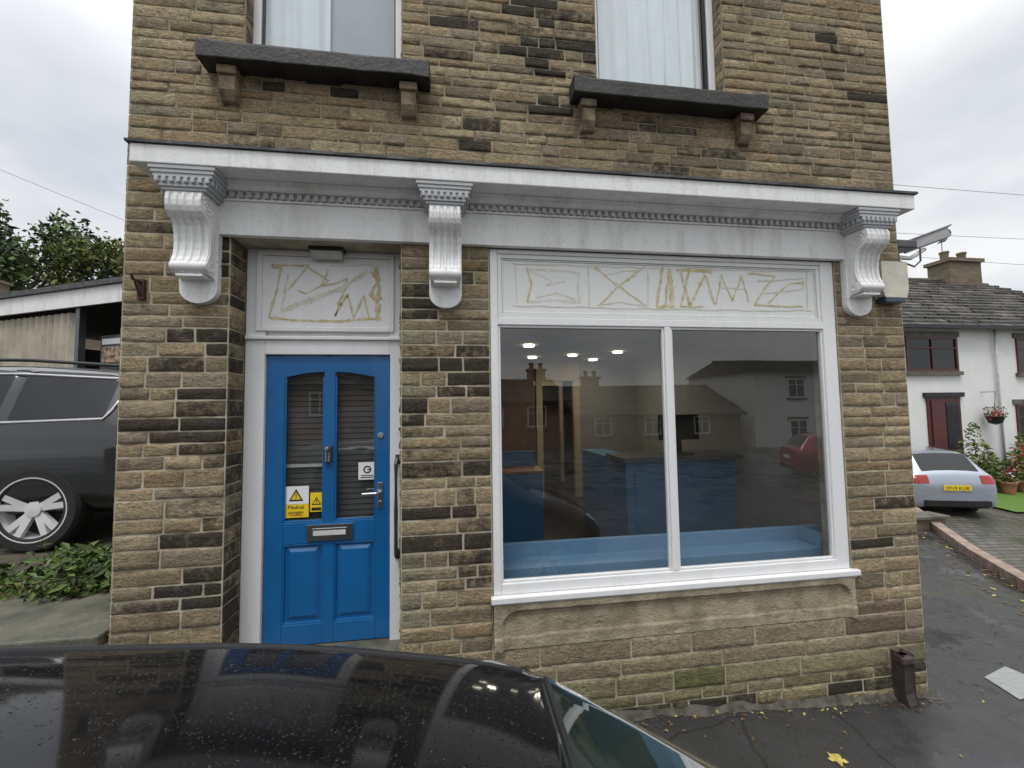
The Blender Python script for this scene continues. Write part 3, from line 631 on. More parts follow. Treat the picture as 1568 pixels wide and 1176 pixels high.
# ------------------------------------------------------------------ left plot
def plotz(x,y): return .25+.12*max(0,min(1,(y-.6)/.8))
sheet('raised_parking_area',[-40,-14,-8,-5,-4,-3,-2.08],[.02,.6,1.0,1.4,3,6,12,30],M['soil'],0,plotz)
S=wall_stones(front,-9,-2.09,rows_for([(-.6,.2,.15)]),[],lambda x,z:.4,True,(.25,.6)); R=empty('stone_retaining_wall'); S.obj('wall_stones',R)
mb=MB(); mb.box(-9,-2.09,.004,.3,-.6,.2); mb.obj('mortar_core',M['mortar_d'],R)
mb=MB(); x=-9
for L in (1.4,1.2,1.5,1.3,1.5):
    mb.box(x+.005,min(x+L,-2.085)-.005,-.04,.66,.2,.275); x+=L
mb.obj('stone_coping_slabs',M['flag'],R,bevel=.012)
def leaves(name,cx,cy,cz,rx,ry,rz,n,size,mats,shape='blob',parent=None,seed=1):
    rng=np.random.RandomState(seed); mb=MB()
    for _ in range(n):
        d=rng.normal(size=3); d/=np.linalg.norm(d); r=rng.rand()**.45
        p=Vector((cx+d[0]*rx*r,cy+d[1]*ry*r,cz+abs(d[2])*rz*r if shape=='dome' else cz+d[2]*rz*r))
        s=size*rng.uniform(.5,1.3); nrm=Vector((rng.normal(),rng.normal(),abs(rng.normal())+.6)).normalized(); t=nrm.orthogonal().normalized(); t.rotate(Matrix.Rotation(rng.rand()*6.28,3,nrm)); b=nrm.cross(t)
        mb.add([p-t*s,p-t*s*.1+b*s*.42+nrm*s*.12,p+t*s-nrm*s*.15,p-t*s*.1-b*s*.42+nrm*s*.12],[(0,1,2,3)],int(rng.rand()*len(mats)))
    return mb.obj(name,mats,parent)
W=empty('garden_weeds')
for k in range(30):
    x=RU(-5.6,-2.25); y=RU(.72,1.15); leaves('weed_clump',x,y,plotz(x,y),RU(.16,.3),.22,RU(.12,.32),120,RU(.035,.06),[M['leafl'],M['leafd'],M['leafl']],'dome',W,k+5)
leaves('creeping_stems',-3.2,.72,.27,1.2,.12,.10,400,.03,[M['leafl'],M['leafy']],'dome',W,77)
# ------------------------------------------------------------------ cars
def wheel(mb,c,R,side,w=.22,mt=2,ma=5):
    prof=[(R*.66,-w/2+.01),(R*.7,-w/2),(R*.93,-w/2),(R*.99,-w/2+.03),(R,-w/2+.06),(R,w/2-.06),(R*.99,w/2-.03),(R*.93,w/2),(R*.7,w/2),(R*.66,w/2-.01)]
    mb.lathe(prof,c,'y',40,mt)
    s=side; yo=s*(w/2-.005)
    mb.lathe([(R*.76,yo+s*.006),(R*.70,yo+s*.004),(R*.66,yo-s*.06),(R*.64,yo-s*.15)],c,'y',40,ma)
    mb.lathe([(R*.63,yo-s*.13),(0,yo-s*.13)],c,'y',30,mt)
    mb.lathe([(R*.18,yo-s*.06),(R*.17,yo-s*.015),(0,yo-s*.012)],c,'y',20,ma)
    for k in range(5):
        for dd in (-.19,.19):
            a=2*math.pi*k/5+.3+dd; a0=2*math.pi*k/5+.3+dd*.5; ca,sa=math.cos(a),math.sin(a); c0,s0=math.cos(a0),math.sin(a0)
            h=R*.07; n=(-sa*h,ca*h)
            r0,r1=R*.12,R*.70; V=[]
            for (rr,yy,cc,ss) in ((r0,yo-s*.03,c0,s0),(r1,yo-s*.004,ca,sa)):
                for sg in (-1,1):
                    V.append((c[0]+cc*rr+n[0]*sg,c[1]+yy,c[2]+ss*rr+n[1]*sg)); V.append((c[0]+cc*rr+n[0]*sg,c[1]+yy-s*.04,c[2]+ss*rr+n[1]*sg))
            mb.add(V,[(0,2,6,4),(1,5,7,3),(0,4,5,1),(2,3,7,6)],ma)
HATCH=[(-2.12,.34,.72,.70,.68,.73,.50),(-2.05,.25,.82,.93,.76,.97,.60),(-1.98,.22,.86,.98,.80,1.04,.62),(-1.66,.22,.88,.98,.82,1.40,.58),(-1.5,.22,.885,.98,.83,1.44,.59),(-.95,.22,.89,.97,.84,1.475,.60),(-.86,.22,.89,.97,.84,1.478,.60),(-.12,.22,.89,.955,.845,1.485,.60),(-.03,.22,.89,.955,.845,1.485,.60),(.38,.22,.89,.945,.845,1.455,.585),(.47,.22,.89,.94,.845,1.435,.58),(1.15,.22,.885,.93,.83,.985,.66),(1.22,.22,.885,.92,.82,.965,.66),(1.65,.22,.87,.83,.77,.89,.60),(1.98,.24,.80,.72,.70,.77,.5),(2.12,.34,.66,.56,.58,.60,.42)]
HG=dict(rear=(2,3),side=[(4,5),(6,7),(8,9),(9,10)],front=(10,11),axles=(-1.28,1.3),R=.315)
HATCH2=list(HATCH); HATCH2[7]=(-.20,.22,.89,.955,.845,1.485,.60); HATCH2[8]=(-.11,.22,.89,.955,.845,1.482,.60); HATCH2[9]=(.28,.22,.89,.945,.845,1.450,.585); HATCH2[10]=(.37,.22,.89,.94,.845,1.428,.58)
HATCH2[11]=(1.20,.22,.885,.93,.83,.985,.66); HATCH2[12]=(1.27,.22,.885,.92,.82,.965,.66)
SUV=[(-2.54,.45,.80,.88,.76,.92,.55),(-2.48,.34,.92,1.08,.84,1.12,.62),(-2.42,.3,.95,1.17,.88,1.24,.66),(-2.16,.3,.97,1.18,.90,1.62,.64),(-2.0,.3,.975,1.18,.91,1.68,.66),(-1.22,.3,.985,1.16,.92,1.735,.68),(-1.12,.3,.985,1.16,.92,1.738,.68),(-.2,.3,.985,1.14,.92,1.745,.68),(-.1,.3,.985,1.14,.92,1.745,.68),(.55,.3,.985,1.12,.92,1.70,.67),(.64,.3,.985,1.12,.92,1.68,.66),(1.35,.3,.98,1.10,.90,1.16,.74),(1.42,.3,.98,1.09,.89,1.14,.74),(2.0,.3,.96,1.0,.84,1.06,.66),(2.4,.34,.88,.86,.78,.92,.55),(2.54,.45,.74,.70,.68,.74,.45)]
SG=dict(rear=(2,3),side=[(4,5),(6,7),(8,9),(9,10)],front=(10,11),axles=(-1.5,1.5),R=.385)
def car(name,loc,yaw,St,G,paint,pitch=0,trim=False,plate=None,rails=False,glass=None,mz=0):
    E=empty(name,loc); E.rotation_euler=(0,pitch,yaw)
    mats=[paint,glass or M['darkglass'],M['rubber'],M['silver'],M['black'],M['alloy'],M['lensred'],M['lens'],M['white_p']]
    pr=[]
    for (x,zs,wm,zb,wb,zr,wr) in St:
        zm=(zs+zb)/2
        pr.append([(.0,zs),(wm*.8,zs),(wm*.97,zs+.06),(wm,zm),(wm*.985,zm+(zb-zm)*.6),(wb,zb),(wr+(wb-wr)*.12,zr-(zr-zb)*.10-.01),(wr*.90,zr-.012),(wr*.5,zr+.012),(0,zr+.02)])
    k=len(pr[0]); ring=2*k-2; V=[]
    for s,P in zip(St,pr):
        for y,z in P: V.append((s[0],y,z))
        for y,z in P[-2:0:-1]: V.append((s[0],-y,z))
    F=[];Mi=[]
    for i in range(len(St)-1):
        for j in range(ring):
            F.append((i*ring+j,i*ring+(j+1)%ring,(i+1)*ring+(j+1)%ring,(i+1)*ring+j))
            jj=j if j<k-1 else ring-1-j
            m=0
            if jj==5 and (i,i+1) in G['side']: m=1
            if jj in(7,8) and (i,i+1)in(G['rear'],G['front']): m=1
            if jj==0: m=4
            Mi.append(m)
    F+=[tuple(range(ring-1,-1,-1)),tuple((len(St)-1)*ring+j for j in range(ring))]; Mi+=[0,0]
    me=bpy.data.meshes.new('body'); me.from_pydata(V,[],F)
    for m in mats: me.materials.append(m)
    me.polygons.foreach_set('material_index',Mi); me.polygons.foreach_set('use_smooth',[True]*len(F)); me.update()
    cr=me.attributes.new('crease_edge','FLOAT','EDGE'); cv=me.attributes.new('crease_vert','FLOAT','POINT'); em={}
    for p,m in zip(me.polygons,Mi):
        for e in p.edge_keys: em.setdefault(e,set()).add(m)
    for e in me.edges:
        ms=em[tuple(sorted(e.vertices))]
        if len(ms)>1:
            cr.data[e.index].value=1.0
            if 1 in ms:
                for v in e.vertices: cv.data[v].value=.8
    o=bpy.data.objects.new('body_tmp',me); scene.collection.objects.link(o)
    sb=o.modifiers.new('s','SUBSURF'); sb.levels=sb.render_levels=3
    cm=MB(); R=G['R']
    for ax in G['axles']:
        for sg in (-1,1): cm.lathe([(0,-.25),(R+.05,-.25),(R+.05,.25),(0,.25)],(ax,sg*(St[6][2]-.02),R),'y',40,4)
    co=cm.obj('cut',mats); bm=o.modifiers.new('b','BOOLEAN'); bm.object=co; bm.operation='DIFFERENCE'; bm.solver='EXACT'
    dg=bpy.context.evaluated_depsgraph_get(); dg.update(); ev=o.evaluated_get(dg)
    me2=bpy.data.meshes.new_from_object(ev)
    bvh=BVHTree.FromObject(o,dg)
    bpy.data.objects.remove(o); bpy.data.objects.remove(co)
    b=bpy.data.objects.new('body',me2); scene.collection.objects.link(b); b.parent=E
    wb=MB()
    for ax in G['axles']:
        for sg in (-1,1): wheel(wb,(ax,sg*(St[6][2]-.12),R),R,sg)
    wb.obj('wheels',mats,E)
    d=MB()
    def hitx(y,z,fromx):
        h=bvh.ray_cast(Vector((fromx,y,z)),Vector((-1 if fromx>0 else 1,0,0)))[0]; return h.x if h else fromx*.5
    def hity(x,z,sg):
        h=bvh.ray_cast(Vector((x,sg*3,z)),Vector((0,-sg,0)))[0]; return h.y if h else sg*.8
    def hitz(x,y):
        h=bvh.ray_cast(Vector((x,y,4)),Vector((0,0,-1)))[0]; return h.z if h else 1
    zb=St[2][3]
    for sg in (-1,1):
        for (y0,y1,z0,z1,fx,m) in ((.50,.82,zb-.20,zb-.02,-4,6),(.45,.70,zb-.36,zb-.22,4,7)):
            Vp=[];n=6
            for a_ in range(n+1):
                for c_ in range(n+1):
                    y=sg*(y0+(y1-y0)*a_/n)*St[6][2]/.89; z=z0+(z1-z0)*c_/n; xh=hitx(y,z,fx); Vp.append((xh+(-.008 if fx<0 else .008),y,z))
            d.add(Vp,[(a_*(n+1)+c_,a_*(n+1)+c_+1,(a_+1)*(n+1)+c_+1,(a_+1)*(n+1)+c_) for a_ in range(n) for c_ in range(n)],m)
        xm=St[11][0]-.24; ym=sg*(St[6][2]-.04); d.prism([(xm-.06,zb-.08+mz),(xm+.06,zb-.08+mz),(xm+.04,zb+.01+mz),(xm-.05,zb+.02+mz)],'y',ym,ym+sg*(.09 if mz==0 else .06),0)
        for xh in (-.55,.35):
            yh=hity(xh,zb-.13,sg); d.box(xh-.1,xh+.08,min(yh,yh+sg*.025),max(yh,yh+sg*.025),zb-.14,zb-.115,3 if trim else 0)
        for xl in (St[6][0]+.02,St[8][0]-.04,St[11][0]-.05):
            d.tube([(xl,hity(xl,z,sg)+sg*.0005,z) for z in np.linspace(.36,zb-.02,10)],.004,5,4)
        xsr=np.linspace(St[4][0],St[10][0]-.03,14); yr=sg*St[6][6]*.90
        d.tube([(x,yr,hitz(x,yr)+.001) for x in xsr],.005,6,4)
        if trim:
            low=[(s[0],s[3]+.012) for s in St[4:11]]; top=[(s[0],s[5]-(s[5]-s[3])*.12-.035) for s in St[4:10]]
            Pt=[(x,z) for x,z in top[::-1]]; x0_,zt_=top[0]; zl_=low[0][1]
            for t in (.15,.3,.45,.6,.75,.88): Pt.append((x0_-.07*math.sin(t*3.14)-.0,zt_+(zl_-zt_)*t))
            Pt+=low
            d.tube([(x,hity(x,z,sg)+sg*.006,z) for x,z in Pt],.014,8,3)
        if rails:
            pts=[(s[0],sg*(s[6]+.0),s[5]+.035) for s in St[4:10]]; pts=[(pts[0][0]-.08,pts[0][1],pts[0][2]-.06)]+pts+[(pts[-1][0]+.08,pts[-1][1],pts[-1][2]-.07)]; d.tube(pts,.017,8,4)
    hx=St[10][0]; d.tube([(hx+.012,y,hitz(hx+.012,y)+.001) for y in np.linspace(-.5,.5,16)],.007,6,4)
    cx_=St[11][0]-.06
    for y0_ in (-.45,.1):
        p=[(cx_-.02-.10*t,y0_+.5*t,hitz(cx_-.02-.10*t,y0_+.5*t)+.012) for t in (0,.25,.5,.75,1)]; d.tube(p,.008,6,4)
    xr=hitx(0,.62,-4); d.box(xr-.014,xr-.002,-.26,.26,zb-.34,zb-.23,8)
    xr2=min(hitx(0,.4,-4),hitx(.5,.4,-4)); d.box(xr2-.03,xr2+.1,-.62,.62,.30,.42,4)
    d.obj('trim_and_lamps',mats,E)
    if plate:
        p2=MB(); xp=min(hitx(0,zb-.28,-4),hitx(.25,zb-.28,-4))-.02; p2.box(xp-.012,xp,-.26,.26,zb-.34,zb-.225)
        p2.obj('number_plate',M['yellow'],E)
        text(plate,(xp-.014,0,zb-.325),.105,M['ink'],E,rot=(math.pi/2,0,-math.pi/2),name='plate_lettering')
        pw=MB(); pw.tube([(-1.5,0,1.46),(-1.62,0,1.60)],.006,6); pw.obj('aerial',M['black'],E)
    return E
black_paint=paintmat('black_car_paint',(.003,.003,.004),0,.5,True,.05)
wsglass=pm('tinted_windscreen',(.018,.030,.024),.03,var=.1,coat=1)
fc=car('parked_car',(-.30,-2.62,-.42),math.radians(-3.2),HATCH2,HG,black_paint,math.radians(2.8),glass=wsglass,mz=-.16); fc.scale=(1,1,1.065)
car('parked_car',(-5.24,2.42,.37),math.pi,SUV,SG,paintmat('dark_grey_car_paint',(.014,.016,.018),.2),0,trim=True,rails=True)
hd=math.atan2(.95,.3)
car('parked_car',(10.95+.3*2.1,4.95+.95*2.1,gz(12,7)-.16),hd,HATCH,HG,paintmat('silver_car_paint',(.42,.46,.53),.6,.35),0,plate='YP19 KUR')
car('parked_car',(13.5,-9.5,gz(13,-9.5)-.10),math.radians(20),HATCH,HG,paintmat('red_car_paint',(.35,.01,.015),.2))
# ------------------------------------------------------------------ houses
SLD=pm('slate_dark',(.045,.042,.036),.7,var=.3,scale=3); SLB=pm('slate_brown',(.10,.088,.07),.7,var=.3,scale=3)
def house(name,x0,x1,y0,y1,z0,eave,ridge,wall,windows,face=-1,hip=0,chims=(),frame=None,roof=None):
    E=empty(name); mb=MB(); mb.box(x0,x1,y0,y1,z0,eave); mb.obj('walls',wall,E)
    mb=MB(); o=.25; ym=(y0+y1)/2
    A=[(x0-o,y0-o,eave-.08),(x1+o,y0-o,eave-.08),(x1+o-hip,ym,ridge),(x0-o+hip,ym,ridge),(x0-o,y1+o,eave-.08),(x1+o,y1+o,eave-.08)]
    mb.add(A,[(0,1,2,3),(3,2,5,4),(0,3,4),(1,5,2),(0,4,5,1)])
    mb.obj('roof',roof or M['slate'],E)
    yf=y0 if face<0 else y1; s=face
    mb=MB(); rows=16
    ya_,yb_=(y0-o,ym) if face<0 else (y1+o,ym)
    for k in range(rows):
        t0=k/rows; t1=(k+1)/rows
        xa=x0-o+hip*t0; xb_=x1+o-hip*t0
        Y_a=ya_+(yb_-ya_)*t0; Y_b=ya_+(yb_-ya_)*t1; Za=eave-.08+(ridge-eave+.08)*t0; Zb=eave-.08+(ridge-eave+.08)*t1
        x=xa
        while x<xb_-.01:
            w_=min(RU(.25,.6),xb_-x); j=RU(-.012,.012); jy=RU(-.02,.02)*s*-1
            mb.add([(x,Y_a+jy,Za+.07+j),(x+w_-.01,Y_a+jy,Za+.07+j),(min(x+w_-.01,xb_-hip/rows) if hip else x+w_-.01,Y_b,Zb+.012),(max(x,xa+hip/rows) if hip else x,Y_b,Zb+.012),(x,Y_a+jy,Za+.003),(x+w_-.01,Y_a+jy,Za+.003)],[(0,1,2,3),(4,5,1,0)],random.choice([0,0,1,2]))
            x+=w_
    mb.obj('slate_courses',[M['slate'],SLD,SLB],E)
    mb=MB(); mb.tube([(x0-o+hip,ym,ridge+.03),(x1+o-hip,ym,ridge+.03)],.09,8); mb.obj('ridge_tiles',M['flag'],E)
    mb=MB()
    for a,b,c,d in windows:
        f=.07
        ya,yb=sorted((yf,yf+s*.05))
        mb.box(a,a+f,ya,yb,c,d,0);mb.box(b-f,b,ya,yb,c,d,0);mb.box(a+f,b-f,ya,yb,c,c+f,0);mb.box(a+f,b-f,ya,yb,d-f,d,0);mb.box((a+b)/2-.03,(a+b)/2+.03,ya,yb,c+f,d-f,0)
        ya,yb=sorted((yf+s*.001,yf+s*.045)); mb.box(a+f,(a+b)/2-.03,ya,yb,c+(d-c)*.66,c+(d-c)*.66+.04,0); mb.box((a+b)/2+.03,b-f,ya,yb,c+(d-c)*.66,c+(d-c)*.66+.04,0)
        ya,yb=sorted((yf+s*.004,yf+s*.015)); mb.box(a+f,b-f,ya,yb,c+f,d-f,1)
        ya,yb=sorted((yf,yf+s*.10)); mb.box(a-.08,b+.08,ya,yb,c-.12,c-.005,2); ya,yb=sorted((yf,yf+s*.04)); mb.box(a-.1,b+.1,ya,yb,d+.005,d+.16,2)
    mb.obj('windows',[frame or M['upvc'],M['darkglass'],M['flag']],E)
    mb=MB(); ya,yb=sorted((yf+s*.26,yf+s*.36)); mb.box(x0-.2,x1+.2,ya,yb,eave-.14,eave-.03); mb.obj('gutter',M['black'],E)
    for cx,cy,w,dp,zz in chims:
        mb=MB(); mb.box(cx-w/2,cx+w/2,cy-dp/2,cy+dp/2,ridge-1,zz); mb.box(cx-w/2-.08,cx+w/2+.08,cy-dp/2-.08,cy+dp/2+.08,zz,zz+.14)
        for k in (-.28,.28): mb.lathe([(.12,0),(.14,.3),(.16,.32),(.16,.38),(.1,.38)],(cx+k*w,cy,zz+.14),'z',12)
        mb.obj('chimney',M['yorkstone'],E)
    return E
ct=house('white_cottage',9,24.3,8,14.6,-1.5,3.97,6.5,M['whitewall'],[(13.7,15.55,2.55,3.62),(17.8,19.0,2.5,3.6),(10.5,12,2.5,3.6),(17.6,19.2,.3,1.5)],-1,3,[(20.4,11.3,1.5,.8,7.2)],M['brownframe'])
mb=MB(); mb.box(14.3,15.5,7.96,7.999,-.8,1.75,0); mb.box(14.42,14.9,7.93,7.959,-.8,1.65,1); mb.box(14.95,15.4,7.94,7.959,.2,1.6,2); mb.box(14.2,15.6,7.9,7.999,1.76,1.9,3); mb.obj('front_door',[M['brownframe'],pm('red_door_paint',(.10,.02,.02),.4),M['darkglass'],M['black']],ct)
mb=MB(); mb.tube([(16.9,7.9,3.85),(16.9,7.92,2),(16.95,7.93,-.9)],.035,8); mb.obj('downpipe',pm('grey_pipe',(.5,.5,.5),.5),ct,smooth=True)
mb=MB(); mb.tube([(19.9,11.3,7.3),(19.9,11.3,8.3)],.015,6); mb.tube([(19.6,11.0,8.1),(20.3,11.6,8.25)],.012,6)
for k in range(6): p=Vector((19.6,11.0,8.1)).lerp(Vector((20.3,11.6,8.25)),k/5); mb.tube([p-Vector((.0,.15,0)),p+Vector((0,.15,0))],.008,5)
mb.obj('tv_aerial',M['dkgrey'],ct)
house('distant_stone_house',-30,-14.5,17,24,-1,5.6,7.3,M['yorkstone'],[(-18,-17,3,4.4)],-1,0,[(-15.6,20.5,1.1,.8,8.0),(-22,20.5,1.1,.8,8.0)])
G=empty('lean_to_garage')
G.location=(-5.2,4.7,0); G.rotation_euler=(0,0,math.radians(-24.3))
mb=MB(); mb.box(-7,2.5,-.04,.0,3.46,3.76,0); mb.box(-7.05,2.55,-.1,4.5,3.765,3.85,2); mb.box(-7,-6.9,.0,4.4,.3,3.46,1); mb.box(-7,2.5,4.4,4.5,.3,3.46,1); mb.box(.1,.2,0.02,.12,.3,3.458,3); mb.box(-1.35,-1.25,.02,.12,.3,3.458,3);mb.box(2.4,2.5,.01,4.4,.3,3.46,1)
mb.obj('frame_and_roof',[M['white'],pm('dark_timber',(.03,.028,.025),.8),M['lead'],M['dkgrey']],G)
mb=MB(); V=[];n=120
for k in range(n+1):
    x=-6.8+5.3*k/n; y=.08+.035*math.sin(x*36)
    V+=[(x,y,1.9),(x,y,3.4)]
mb.add(V,[(2*k,2*k+2,2*k+3,2*k+1) for k in range(n)]); mb.obj('corrugated_sheet',M['corr'],G,smooth=True)
mb=MB(); mb.box(-1.18,-.62,.3,.32,2.40,3.0,0); mb.box(-1.13,-.67,.29,.299,2.52,2.80,1); mb.box(-1.13,-.67,.29,.299,2.84,2.94,2); mb.obj('poster',[M['dkgrey'],pm('poster_art',(.35,.25,.18),.5,var=.8,scale=14),M['white_p']],G)
house('brick_terrace_house',-3,6,-26,-19,-2,2.0,3.3,M['redbrick'],[(-1.5,-.3,.6,1.7),(1.5,2.7,.6,1.7),(4,5,.6,1.7)],1,0,[(5.2,-22.5,1,.7,3.9)])
house('stone_terrace_house',7,17,-27,-20,-3,1.2,2.9,M['yorkstone'],[(8,9,0,1),(11,12,0,1),(14,15,0,1)],1,0,[(9,-23.5,1,.7,3.5)])
house('white_house',18.0,26,-27,-20,-3,3.7,4.6,M['whitewall'],[(20.2,21.4,2.0,3.2),(23,24,2.0,3.2),(20.2,21.4,-.8,.7)],1,0,[])
house('brick_terrace_house',-16,-5,-26,-19,-1.5,3.0,4.6,M['redbrick'],[(-14,-13,1.4,2.6),(-10,-9,1.4,2.6),(-7,-6,1.4,2.6)],1,0,[(-10,-22.5,1,.7,5.4)])
# ------------------------------------------------------------------ right garden
K=Vector((7.1,1.1,0)),Vector((10.3,5.4,0))
E=empty('brick_edging_kerb'); mb=MB(); d=(K[1]-K[0]); Lk=d.length; d.normalize(); nn=Vector((-d.y,d.x,0)); n=12
for k in range(n):
    p=K[0]+d*(Lk*k/n+.01); q=K[0]+d*(Lk*(k+1)/n-.01); V=[]
    for z in (-.1,.15):
        for r_,w in ((p,-.09),(q,-.09),(q,.09),(p,.09)): t=r_+nn*w; V.append((t.x,t.y,gz(t.x,t.y)+z))
    mb.add(V,[(0,3,2,1),(4,5,6,7),(0,1,5,4),(1,2,6,5),(2,3,7,6),(3,0,4,7)])
mb.obj('kerb_bricks',M['pinkkerb'],E,bevel=.01)
mb=MB(); zz_=gz(9.3,4); mb.box(8.9,9.7,4.25,4.55,zz_-.1,zz_+.22,0); mb.box(8.85,9.75,4.2,4.6,zz_+.221,zz_+.28,1); mb.obj('low_wall_end',[M['yorkstone'],M['flag']],E,bevel=.01)
mb=MB()
V=[]
xsn=14;ysn=10
for j in range(ysn+1):
    t=j/ysn; xl=7.25+(10.45-7.25)*t; y=1.1+4.6*t
    for i in range(xsn+1): x=xl+(24-xl)*i/xsn; V.append((x,y,gz(x,y)+.006))
mb.add(V,[(j*(xsn+1)+i,j*(xsn+1)+i+1,(j+1)*(xsn+1)+i+1,(j+1)*(xsn+1)+i) for j in range(ysn) for i in range(xsn)])
m,nt,b=newmat('cobbled_setts'); tc=N(nt,'ShaderNodeTexCoord').outputs['Object']; v=N(nt,'ShaderNodeTexBrick'); nt.links.new(tc,v.inputs[0]); v.inputs['Scale'].default_value=1; v.inputs['Brick Width'].default_value=.26; v.inputs['Row Height'].default_value=.14; v.inputs['Mortar Size'].default_value=.012
v.inputs['Color1'].default_value=(.09,.085,.075,1); v.inputs['Color2'].default_value=(.16,.145,.12,1); v.inputs['Mortar'].default_value=(.03,.03,.02,1)
nt.links.new(mixc(nt,ramp(nt,noise_n(nt,tc,1.5,4,.7),.45,.65),v.outputs[0],(.05,.055,.03)),b.inputs['Base Color']); b.inputs['Roughness'].default_value=.35; bump_n(nt,b,math_n(nt,'SUBTRACT',1,v.outputs['Fac']),.8,.02)
mb.obj('setts_paving',m)
sheet('lawn',[12.9,14,15,17,19,22],[5.2,5.8,6.5,7.4],M['grass'],.05)
Gd=empty('flower_bed')
for k in range(26):
    x=RU(14.0,20);y=RU(7.1,7.8)
    if 14.2<x<15.6 and y>7.5: y=7.3
    leaves('shrub',x,y,gz(x,y),RU(.3,.55),.35,RU(.5,1.5),260,.08,[random.choice([M['leafd'],M['leafl']]),M['leafl'],M['leafy']],'dome',Gd,100+k)
leaves('tall_shrub',14.5,7.0,gz(15,7)+.2,.5,.35,1.75,500,.09,[M['leafy'],M['leafl'],M['leafd']],'dome',Gd,400)
leaves('tall_shrub',16.0,6.9,gz(16,7)+.2,.45,.35,1.4,400,.09,[M['leafy'],M['leafl'],M['flower']],'dome',Gd,401)
for k in range(11): leaves('blooms',RU(14.2,19),6.95,gz(16,7)+RU(.25,.9),.25,.15,.2,50,.05,[M['flower'],M['white_p'] if k%2 else M['leafy']],'blob',Gd,200+k)
mb=MB()
for x in (14.9,15.5,16.3,17.2,18.0): z=gz(x,6.6)+.05; mb.lathe([(0,0),(.13,0),(.18,.28),(.20,.28),(.20,.33),(.15,.33)],(x,6.6,z),'z',16)
mb.obj('terracotta_pots',pm('terracotta',(.30,.13,.07),.8,var=.2),Gd)
for k,x in enumerate((14.9,15.5,16.3,17.2,18.0)): leaves('potted_flowers',x,6.6,gz(x,6.6)+.35,.22,.22,.35,110,.05,[M['leafl'],M['leafd'],random.choice([M['flower'],M['white_p'],M['leafy']])],'dome',Gd,500+k)
Hb=empty('hanging_basket'); leaves('planting',16.35,7.7,1.25,.3,.25,.25,250,.05,[M['leafd'],M['leafl'],M['flower']],'blob',Hb,300)
mb=MB(); mb.tube([(16.35,7.99,1.9),(16.35,7.65,1.9),(16.35,7.7,1.4)],.012,6); mb.lathe([(.02,-.25),(.15,-.2),(.22,0)],(16.35,7.7,1.15),'z',16); mb.obj('bracket_and_bowl',M['black'],Hb)
mb=MB(); z=gz(16,7); mb.prism([(17.0,z),(17.5,z),(17.58,z+1.0),(16.95,z+1.0)],'y',6.9,7.5); mb.box(16.93,17.6,6.86,7.54,z+1.001,z+1.06); mb.lathe([(.1,-.03),(.1,.03),(0,.03)],(17.1,6.88,z+.1),'y',14); mb.obj('wheelie_bin',M['black'],bevel=.02)
# ------------------------------------------------------------------ trees
def tree(name,x,y,z0,h,r,n,size,mats,seed):
    rng=random.Random(seed); E=empty(name); mb=MB()
    mb.tube([(x,y,z0),(x+.1,y,z0+h*.25),(x-.1,y+.1,z0+h*.5),(x+.1,y,z0+h*.8)],[.35,.28,.2,.06],10)
    cl=[]
    for k in range(26):
        a=rng.uniform(0,6.28); hh=rng.uniform(.35,.98); rr=r*math.sqrt(max(.05,1-((hh-.62)/.42)**2))*rng.uniform(.45,1)
        c=Vector((x+math.cos(a)*rr,y+math.sin(a)*rr,z0+h*hh)); cl.append(c)
        s=Vector((x,y,z0+h*hh*.55)); mb.tube([s,s.lerp(c,.5)+Vector((0,0,.3)),c],[.1,.06,.02],6)
    mb.obj('trunk',M['bark'],E)
    L=MB()
    for _ in range(n):
        c=rng.choice(cl); R=r*.34; d=Vector((rng.gauss(0,1),rng.gauss(0,1),rng.gauss(0,.8))); d=d.normalized()*R*rng.random()**.4*rng.uniform(.7,1.2); p=c+d
        s=size*rng.uniform(.5,1.3); q=Vector((rng.gauss(0,1),rng.gauss(0,1),rng.gauss(0,1)+.8)).normalized(); t=q.orthogonal().normalized(); t.rotate(Matrix.Rotation(rng.random()*6.28,3,q)); b=q.cross(t)
        L.add([p-t*s,p+b*s*.5,p+t*s,p-b*s*.5],[(0,1,2,3)],int(rng.random()*len(mats)))
    L.obj('crown',mats,E); return E
dk=[M['leafd'],M['leafd'],M['leafl']]
tree('broadleaf_tree',-25,25,0,13.2,4.8,15000,.19,dk,1); tree('broadleaf_tree',-31,27,0,13.5,5,9000,.22,dk,2); tree('broadleaf_tree',-20.2,25,0,11.6,2.8,6000,.16,[M['leafd'],M['leafy'],M['leafl']],3)
for k,(p,q,s) in enumerate((((5,7,7.9),(45,9,9.3),.5),((5,8,6.9),(45,10,8.4),.5),((5,8,6.5),(45,12,7.6),.6),((-30,9,16.2),(-8,12,6.9),.5))):
    mb=MB(); pts=[]
    for i in range(25):
        t=i/24; v=Vector(p).lerp(Vector(q),t); v.z-=s*4*t*(1-t)*.5; pts.append(v)
    mb.tube(pts,.007,5); mb.obj('overhead_cable',M['dkgrey'])
